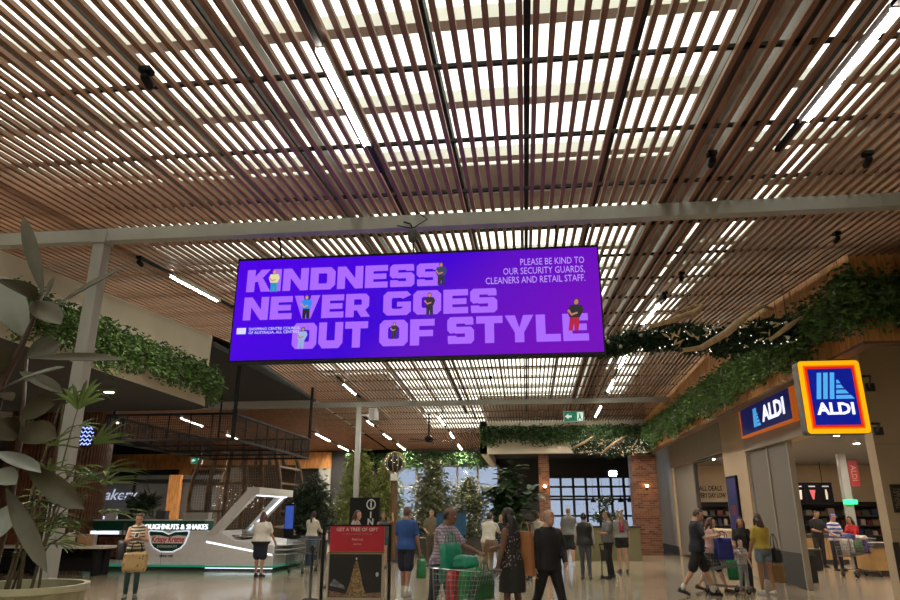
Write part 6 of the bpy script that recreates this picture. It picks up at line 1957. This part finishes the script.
        sl_ = MB(); sl_.prism([(0.036, 0.07), (-0.036, 0.07), (-0.043, -0.08), (-0.040, -0.15), (0, -0.185), (0.040, -0.15), (0.043, -0.08)][::-1], a_ + M_ @ Vector((0, 0, -0.084)), M_ @ Vector((1, 0, 0)), M_ @ Vector((0, 1, 0)), 0.018)
        k = sl_.build('sole', [so_ if sum(shoe) > 0.4 else M_rubber], None); k.parent = q; k.location = (0, 0, 0)
        if socks:
            k = MB().limb([a_ + Vector((0, 0, -0.02)), a_.lerp(J[i][1] + Vector((0, 0, dz)), 0.22)], [0.043, 0.047], 10).build('sock', mat('sock_%.1f' % socks[0], socks, 0.9), root, smooth=True, local=True)
    # ---- hair
    hc, hk = hair
    if hk != 'none':
        hm_ = mat('hair_%.2f_%.2f_%.2f' % hc, hc, 0.55, var=0.3, scale=30)
        hb = MB(); vs = []; fs = []; n_, k_ = 24, 16
        sc_ = {'buzz': 0.99, 'short': 1.06, 'bald': 1.0, 'cap': 1.08}.get(hk, 1.10)
        for i in range(k_ + 1):
            ph = PI * i / k_
            for j in range(n_):
                t = 2 * PI * j / n_
                d = Vector((math.sin(ph) * math.cos(t), math.sin(ph) * math.sin(t), math.cos(ph)))
                r = sc_
                front = -d.y
                line = 0.42 + 0.5 * max(0, 0.35 - front)      # hairline height in front
                if hk in ('long', 'pony', 'bob'):
                    cut = front > 0.25 and d.z < 0.55 + 0.1 * front
                    low = d.z < -0.75
                else:
                    cut = (front > 0.05 and d.z < 0.50) or (front > -0.35 and d.z < -0.05)
                    low = d.z < -0.62
                if hk == 'bald' and d.z > 0.45 and front > -0.6: cut = True
                if cut or low: r = 0.78
                vs.append(hx((d.x * 0.078 * r, 0.002 + d.y * 0.099 * r, 0.118 + d.z * 0.118 * r)))
        for i in range(k_):
            for j in range(n_):
                j2 = (j + 1) % n_
                fs.append((i * n_ + j, (i + 1) * n_ + j, (i + 1) * n_ + j2, i * n_ + j2))
        hb.add(vs, fs)
        if hk in ('long', 'bob'):
            L_ = 0.26 if hk == 'long' else 0.12
            hb.tube([hx((0, 0.055, 0.13)), hx((0, 0.085, 0.04)), hx((0, 0.095, -0.04)), hx((0, 0.10, -L_ * 0.7)), hx((0, 0.10, -L_))], [(0.072, 0.045), (0.082, 0.045), (0.085, 0.038), (0.08, 0.032), (0.05, 0.012)], 12, up=hm @ Vector((1, 0, 0.001)))
            for sx in (-1, 1):
                hb.tube([hx((sx * 0.066, 0.0, 0.16)), hx((sx * 0.084, -0.01, 0.08)), hx((sx * 0.086, 0.0, -0.02)), hx((sx * 0.075, 0.03, -L_ * 0.7))], [0.022, 0.028, 0.028, 0.012], 8)
        if hk == 'pony':
            hb.tube([hx((0, 0.09, 0.15)), hx((0, 0.125, 0.11)), hx((0, 0.13, 0.02)), hx((0, 0.118, -0.12)), hx((0, 0.11, -0.24))], [0.022, 0.032, 0.038, 0.032, 0.010], 10)
        q = hb.build('cap' if hk == 'cap' else 'hair', hm_, root, smooth=True, local=True); q.location.z = dz
        if hk == 'cap':
            q2 = MB().prism([(0.065 * math.cos(t), -0.075 + 0.10 * math.sin(t)) for t in np.linspace(PI, 2 * PI, 11)], hx((0, 0, 0.16)), hm @ Vector((1, 0, 0)), hm @ Vector((0, 1, 0.12)), 0.008).build('cap_brim', hm_, root, local=True); q2.location.z = dz
    root['hand_l'] = 0
    del root['hand_l']
    Rz = Matrix.Rotation(R(face), 3, 'Z')
    hands = []
    for i in (0, 1):
        p = A[i][2] + A[i][4] * 0.085 + Vector((0, 0, dz))
        hands.append(Vector(loc) + Rz @ (p * s))
    return root, hands


WALK = ((22, 6), (-16, 14))
WALK2 = ((-18, 16), (22, 5))
SWING = ((-18, 8, 14, 5), (20, 8, 22, 8))
NAVY = (0.010, 0.012, 0.030)
DENIM = (0.05, 0.085, 0.15)
BROWNH = (0.045, 0.022, 0.012)

# --- left: woman looking at her phone with a patterned tote
_, hd = person((-7.9, 13.8, 0), 28, 1.64, 'woman in striped sleeveless top and dark teal jeans looking at her phone', 'light', True, 1.0, 0, ((2, 2), (-3, 3)), ((28, 12, 78, 38), (28, 12, 78, 38)), 3, (0, 22),
               top_m=mat('striped_top', (0.62, 0.55, 0.42), 0.8, scale=5, kind='stripe', col2=(0.10, 0.08, 0.06)), top=((0, 0, 0), 'none'), hem=0.95, bottom=((0.025, 0.065, 0.07), 'slim'), shoe=(0.10, 0.16, 0.13), hair=(BROWNH, 'pony'), curl=0.8)
ph = (hd[0] + hd[1]) / 2
o = tag(MB().prism(rr(-0.038, -0.075, 0.038, 0.075, 0.012, 3), (0, 0, 0), (1, 0, 0), (0, 1, 0), 0.009).build('mobile_phone', M_white), 'pale mobile phone held by the woman in the striped top', 'phone')
MB().prism(rr(-0.034, -0.068, 0.034, 0.068, 0.008, 3), (0, 0, 0.009), (1, 0, 0), (0, 1, 0), 0.001).build('glass', M_black, o, local=True)
o.location = ph + Vector((0.01, -0.02, 0.03)); o.rotation_euler = (R(35), 0, R(20))
bag('tote_bag', (-7.66, 13.42, 0.52), (0.42, 0.15, 0.36), mat('printed_tote', (0.40, 0.27, 0.12), 0.7, scale=16, kind='dots', col2=(0.13, 0.09, 0.04)), 'tan printed tote bag carried before the woman in the striped top', R(20), 40, True, hz=0.2, mh=M_black)
bag('shoulder_bag', (-8.22, 13.85, 0.72), (0.16, 0.28, 0.36), mat('black_bag', (0.012, 0.012, 0.014), 0.5), 'black shoulder bag on the right side of the woman in the striped top', R(20), 41, True, hz=0.34)

# --- woman in white at the display case
person((-7.18, 18.75, 0), 176, 1.66, 'woman in white tee and navy knee shorts seen from behind at the display case', 'light', True, 1.58, 0.02, ((2, 2), (-2, 2)), ((28, 14, 45, 0), (14, 16, 22, 0)), 2, (10, 8),
       top=((0.72, 0.68, 0.64), 'short'), hem=0.93, bottom=(NAVY, 'shorts'), shoe=(0.05, 0.02, 0.03), hair=((0.10, 0.03, 0.02), 'bob'))
# --- stall worker beyond the case
person((-8.75, 26.0, 0), -75, 1.62, 'stall worker in cream top bending towards the display case', 'light', False, 1.0, 0, ((6, 6), (-4, 4)), ((55, 8, 30, 10), (50, 8, 35, 10)), 24, (0, 5), top=((0.50, 0.43, 0.36), 'long'), bottom=((0.012, 0.012, 0.014), 'pants'), hair=((0.22, 0.16, 0.10), 'short'), vx=0.015)
# --- woman in cream top and wide jeans
person((-6.76, 21.9, 0), 172, 1.70, 'woman in cream top and wide blue jeans with a long dark ponytail', 'light', True, 1.08, 0, ((8, 6), (-6, 8)), ((32, 10, 40, 0), (28, 10, 45, 0)), 4, (0, 6), top=((0.55, 0.50, 0.42), 'long'), hem=0.95, bottom=((0.035, 0.075, 0.15), 'wide'), shoe=(0.65, 0.62, 0.6), hair=((0.03, 0.012, 0.01), 'pony'))
# --- person behind the poster
person((-4.55, 18.5, 0), 80, 1.70, 'person in grey top standing behind the poster stand, facing right', 'light', True, 1.0, 0, ((2, 2), (-2, 2)), ((20, 8, 60, 0), (20, 8, 60, 0)), 4, (0, 5), top=((0.32, 0.30, 0.28), 'short'), bottom=((0.03, 0.03, 0.035), 'pants'), hair=((0.09, 0.03, 0.018), 'bob'), vx=0.015)
# --- woman walking, hand to her head
person((-4.6, 22.5, 0), 12, 1.70, 'woman in dark vest and denim shorts walking with a hand raised to her head', 'tan', True, 1.0, 0, WALK, ((105, 35, 120, 20), (6, 12, 10, 0)), 0, (0, 0), top=((0.07, 0.08, 0.095), 'none'), hem=0.92, bottom=((0.02, 0.05, 0.06), 'hot'), shoe=(0.03, 0.03, 0.03), hair=((0.02, 0.014, 0.01), 'long'))
# --- man in blue tee
_, hd = person((-2.54, 14.85, 0), 165, 1.77, 'man in bright blue tee, navy shorts and white socks seen from behind', 'tan', False, 1.08, 0.02, ((10, 4), (-8, 8)), ((6, 10, 14, 0), (6, 10, 14, 0)), 2, (-10, 5), top=((0.022, 0.075, 0.27), 'short'), hem=0.88, bottom=((0.012, 0.014, 0.032), 'shorts'), shoe=(0.45, 0.44, 0.43), hair=((0.09, 0.055, 0.035), 'short'), socks=(0.62, 0.6, 0.58))
bag('carrier_bag', (hd[1].x + 0.03, hd[1].y, 0.33), (0.26, 0.12, 0.36), M_bgreen, 'green carrier bag held by the man in the blue tee', R(75), 44, True, hz=0.10)
# --- khaki person farther back
person((-3.1, 23.0, 0), 5, 1.75, 'person in khaki shirt and trousers facing the camera behind the man in blue', 'light', False, 1.1, 0.02, ((3, 3), (-3, 3)), ((14, 10, 55, 25), (14, 10, 55, 25)), 0, (0, 4), top=((0.15, 0.12, 0.075), 'short'), bottom=((0.13, 0.10, 0.07), 'pants'), hair=((0.12, 0.10, 0.08), 'short'), vx=0.015)
# --- man with the trolley
person((-1.26, 10.4, 0), 62, 1.74, 'man in pale checked shirt and dark jeans pushing the loaded trolley', 'brown', False, 1.12, 0.03, ((14, 6), (-10, 14)), ((34, 12, 32, 0), (30, 12, 36, 0)), 12, (25, 0),
       top_m=mat('checked_shirt', (0.36, 0.30, 0.38), 0.8, scale=7, kind='check', col2=(0.17, 0.12, 0.17)), top=((0, 0, 0), 'short'), hem=0.86, bottom=((0.018, 0.025, 0.05), 'pants'), shoe=(0.03, 0.03, 0.03), hair=((0.022, 0.014, 0.01), 'bald'), curl=0.9)
# --- man in white shirt with trolley, bald man past him
person((-1.05, 19.0, 0), 165, 1.68, 'man in white shirt and beige trousers leaning over a trolley', 'light', False, 1.1, 0.02, ((8, 6), (-6, 8)), ((45, 8, 30, 0), (40, 8, 35, 0)), 16, (-10, 0), top=((0.66, 0.62, 0.54), 'short'), bottom=((0.36, 0.30, 0.19), 'pants'), hair=((0.05, 0.03, 0.02), 'short'), curl=0.8)
person((-0.72, 20.8, 0), -20, 1.60, 'bald man in dark jacket beyond the man in white shirt', 'light', False, 1.0, 0, ((2, 2), (-2, 2)), ((10, 8, 20, 0), (10, 8, 20, 0)), 0, (-30, 5), top=((0.02, 0.02, 0.025), 'long'), bottom=((0.05, 0.05, 0.05), 'pants'), hair=((0.2, 0.17, 0.14), 'bald'), vx=0.015)
# --- woman in black floral top
person((-0.24, 10.6, 0), -118, 1.70, 'woman in black flowered top and dark skirt turned away to the left', 'brown', True, 1.08, 0, ((6, 4), (-4, 4)), ((8, 10, 8, 0), (40, 10, 40, 0)), 2, (-15, 8),
       top_m=mat('flowered_black', (0.010, 0.009, 0.011), 0.7, scale=26, kind='dots', col2=(0.30, 0.24, 0.24)), top=((0, 0, 0), 'none'), hem=0.86, bottom=((0.014, 0.014, 0.014), 'skirt'), shoe=(0.03, 0.02, 0.02), hair=((0.012, 0.008, 0.007), 'bob'))
o = empty('tote_bag', (-0.03, 10.75, 0.74), 'stiff tan shopper bag on the arm of the woman in the flowered top', 'bag', None, R(-25))
MB().prism([(-0.10, 0), (0.12, 0), (0.10, 0.60), (-0.14, 0.62)], (0, 0.04, 0), (1, 0, 0), (0, 0, 1), 0.10).build('body', M_tan, o, local=True)
MB().tube([(-0.08, -0.01, 0.6), (-0.05, -0.01, 0.74), (0.03, -0.01, 0.74), (0.06, -0.01, 0.6)], 0.008, 5).build('strap', M_tan, o, local=True)
# --- man in black
person((0.30, 11.0, 0), 28, 1.72, 'man with shaved grey head in black jacket and trousers walking', 'light', False, 1.1, 0.02, ((20, 4), (-20, 16)), ((10, 12, 35, 25), (-8, 10, 18, 0)), 2, (18, 3), top=((0.008, 0.008, 0.010), 'long'), hem=0.84, bottom=((0.007, 0.007, 0.009), 'pants'), shoe=(0.015, 0.015, 0.015), hair=((0.20, 0.17, 0.15), 'buzz'), spread=0.04, stripe=(0.45, 0.45, 0.46))
# --- pale top, patterned shorts
person((0.32, 22.0, 0), 160, 1.70, 'person in pale top and patterned pale shorts behind the man in black', 'light', False, 1.0, 0, WALK2, ((5, 8, 15, 0), (5, 8, 15, 0)), 0, (0, 0), top=((0.45, 0.40, 0.33), 'short'), bottom_m=mat('camo_shorts', (0.20, 0.22, 0.18), 0.8, scale=14, kind='dots', col2=(0.4, 0.4, 0.34)), bottom=((0, 0, 0), 'shorts'), shoe=(0.05, 0.04, 0.04), hair=((0.1, 0.06, 0.04), 'short'), vx=0.015)
# --- group before the restaurant
person((1.35, 23.7, 0), 178, 1.82, 'tall man in grey tee and dark shorts seen from behind at the restaurant', 'light', False, 1.1, 0.02, ((3, 3), (-3, 3)), ((10, 10, 20, 0), (10, 10, 20, 0)), 0, (0, 0), top=((0.17, 0.17, 0.17), 'short'), bottom=((0.015, 0.015, 0.018), 'shorts'), shoe=(0.5, 0.48, 0.46), hair=((0.16, 0.13, 0.11), 'buzz'), vx=0.015)
r_, hd = person((1.48, 19.1, 0), 176, 1.64, 'man in black quilted vest over white sleeves and faded jeans', 'tan', False, 1.15, 0, ((5, 4), (-4, 6)), ((14, 10, 25, 0), (10, 10, 14, 0)), 2, (0, 4), top=((0.45, 0.44, 0.42), 'long'), vest=(0.012, 0.012, 0.012), hem=0.86, bottom=((0.06, 0.07, 0.085), 'slim'), shoe=(0.10, 0.09, 0.09), hair=((0.012, 0.01, 0.01), 'short'))
o = empty('walking_frame', (1.95, 18.95, 0), 'small dark folded walker beside the man in the quilted vest', 'walker')
for sx in (-0.09, 0.09):
    MB().tube([(1.95 + sx, 18.9, 0.06), (1.93 + sx * 0.6, 18.95, 0.5), (1.9 + sx * 0.6, 18.95, 0.85)], 0.012, 6).build('leg', M_black, o)
    MB().tube([(1.95 + sx, 18.88, 0.06), (1.95 + sx, 18.92, 0.06)], 0.055, 12).build('wheel', M_rubber, o)
MB().tube([(1.83, 18.95, 0.85), (1.99, 18.95, 0.85)], 0.014, 6).build('handle', M_black, o)
MB().box(1.88, 18.9, 0.45, 2.02, 19.0, 0.72).build('pouch', M_rubber, o)
person((2.12, 19.45, 0), -82, 1.69, 'man in grey polo and black trousers with folded arms, facing left', 'tan', False, 1.18, 0.04, ((3, 2), (-5, 4)), ((22, 10, 78, 62), (24, 10, 70, 62)), -3, (0, 3), top=((0.13, 0.13, 0.135), 'short'), hem=0.90, bottom=((0.008, 0.008, 0.009), 'pants'), shoe=(0.012, 0.012, 0.012), hair=((0.025, 0.018, 0.014), 'short'))
person((2.69, 21.1, 0), 184, 1.72, 'woman in grey top with red straps and black shorts at the restaurant', 'light', True, 1.12, 0, ((4, 3), (-3, 3)), ((14, 10, 30, 0), (8, 10, 10, 0)), 0, (15, 0), top=((0.22, 0.21, 0.21), 'short'), hem=0.95, bottom=((0.010, 0.010, 0.012), 'hot'), shoe=(0.03, 0.025, 0.025), hair=((0.25, 0.17, 0.10), 'bob'))
bag('backpack', (2.69, 21.0, 1.10), (0.13, 0.10, 0.30), mat('bag_scarlet', (0.30, 0.02, 0.05), 0.6), 'narrow red backpack on the woman at the restaurant', 0, 46, False)
# --- shoppers at the supermarket
_, hd = person((3.50, 15.5, 0), 82, 1.77, 'man in navy tee and dark shorts looking at his phone beside a trolley', 'light', False, 1.12, 0.02, ((20, 6), (-20, 14)), ((28, 10, 70, 20), (28, 10, 70, 20)), 3, (0, 22), top=((0.017, 0.020, 0.032), 'short'), hem=0.86, bottom=((0.012, 0.012, 0.014), 'shorts'), shoe=(0.02, 0.02, 0.022), hair=((0.05, 0.03, 0.02), 'short'), socks=(0.62, 0.6, 0.58), curl=0.8)
ph = (hd[0] + hd[1]) / 2
o = tag(MB().prism(rr(-0.038, -0.075, 0.038, 0.075, 0.012, 3), (0, 0, 0), (1, 0, 0), (0, 1, 0), 0.009).build('mobile_phone', M_black), 'black mobile phone held by the man in the navy tee', 'phone')
MB().prism(rr(-0.034, -0.068, 0.034, 0.068, 0.008, 3), (0, 0, 0.009), (1, 0, 0), (0, 1, 0), 0.001).build('glass', M_mdark, o, local=True)
o.location = ph + Vector((0.02, 0, 0.03)); o.rotation_euler = (R(30), 0, R(80))
person((3.98, 16.35, 0), 78, 1.58, 'woman in pink top half hidden behind the man in the navy tee', 'pale', True, 1.0, 0, WALK2, ((35, 8, 40, 0), (35, 8, 40, 0)), 4, (0, 8), top=((0.48, 0.30, 0.30), 'short'), bottom=((0.02, 0.02, 0.025), 'shorts'), shoe=(0.08, 0.03, 0.03), hair=((0.06, 0.03, 0.02), 'bob'), vx=0.015)
_, hd = person((4.80, 16.78, 0), -8, 1.54, 'woman with red-brown hair in black top facing the camera by the doorway', 'light', True, 1.1, 0, ((3, 3), (-3, 3)), ((16, 10, 40, 15), (10, 10, 20, 0)), 0, (0, 5), top=((0.012, 0.010, 0.012), 'short'), bottom=((0.02, 0.02, 0.025), 'slim'), shoe=(0.05, 0.03, 0.03), hair=((0.14, 0.035, 0.018), 'bob'))
bag('carrier_bag', (hd[1].x - 0.05, hd[1].y - 0.06, 0.22), (0.34, 0.16, 0.42), M_bgreen, 'green carrier bag hanging from the hand of the red-haired woman', 0, 47, True, hz=0.13)
person((4.92, 15.85, 0), 200, 1.62, 'woman in mustard top, denim shorts and white shoes seen from behind', 'tan', True, 1.1, 0, ((4, 3), (-5, 5)), ((10, 10, 12, 0), (16, 12, 45, 0)), 0, (-15, 5), top=((0.40, 0.30, 0.04), 'short'), hem=0.96, bottom=((0.14, 0.19, 0.25), 'hot'), shoe=(0.7, 0.68, 0.66), hair=((0.05, 0.025, 0.015), 'bob'))
bag('shoulder_bag', (5.22, 16.0, 0.62), (0.16, 0.26, 0.28), mat('black_bag', (0.012, 0.012, 0.014), 0.5), 'black shoulder bag beside the woman in the mustard top', R(20), 48, True, hz=0.3)
bag('paper_bag', (5.3, 16.3, 0.2), (0.28, 0.16, 0.36), mat('kraft_paper', (0.32, 0.19, 0.09), 0.8), 'brown paper bag held low beside the woman in the mustard top', R(10), 49, True)
person((4.55, 16.1, 0), 20, 1.08, 'small child in white top and grey leggings between the two women', 'pale', False, 0.95, 0, ((5, 4), (-5, 5)), ((8, 10, 20, 0), (60, 10, 30, 0)), 0, (0, -8), top=((0.6, 0.56, 0.55), 'short'), hem=0.92, bottom=((0.30, 0.31, 0.34), 'slim'), shoe=(0.3, 0.12, 0.06), hair=((0.08, 0.045, 0.025), 'short'))
# --- inside the supermarket
person((9.25, 24.1, 0), 10, 1.72, 'shop worker in black shirt behind the doorway trolley', 'tan', False, 1.0, 0, ((2, 2), (-2, 2)), ((20, 8, 60, 10), (20, 8, 60, 10)), 4, (0, 12), top=((0.012, 0.012, 0.015), 'short'), bottom=((0.02, 0.02, 0.02), 'pants'), hair=((0.03, 0.02, 0.015), 'short'), vx=0.016)
person((9.15, 22.6, 0), 20, 1.62, 'shopper in blue and white tee with a violet cap inside the supermarket', 'light', False, 1.05, 0, ((2, 2), (-2, 2)), ((20, 8, 50, 10), (20, 8, 50, 10)), 2, (0, 8), top_m=mat('blue_white_tee', (0.05, 0.10, 0.45), 0.8, scale=2.5, kind='stripe', col2=(0.6, 0.6, 0.65)), top=((0, 0, 0), 'short'), bottom=((0.02, 0.02, 0.03), 'pants'), hair=((0.07, 0.06, 0.22), 'cap'), vx=0.016)
person((9.35, 21.75, 0), -60, 1.55, 'person in red top at the checkout beside the end wall', 'tan', True, 1.15, 0, ((2, 2), (-2, 2)), ((30, 8, 45, 0), (20, 8, 30, 0)), 6, (0, 8), top=((0.42, 0.012, 0.012), 'long'), bottom=((0.015, 0.012, 0.015), 'pants'), hair=((0.02, 0.012, 0.01), 'bob'), vx=0.016)
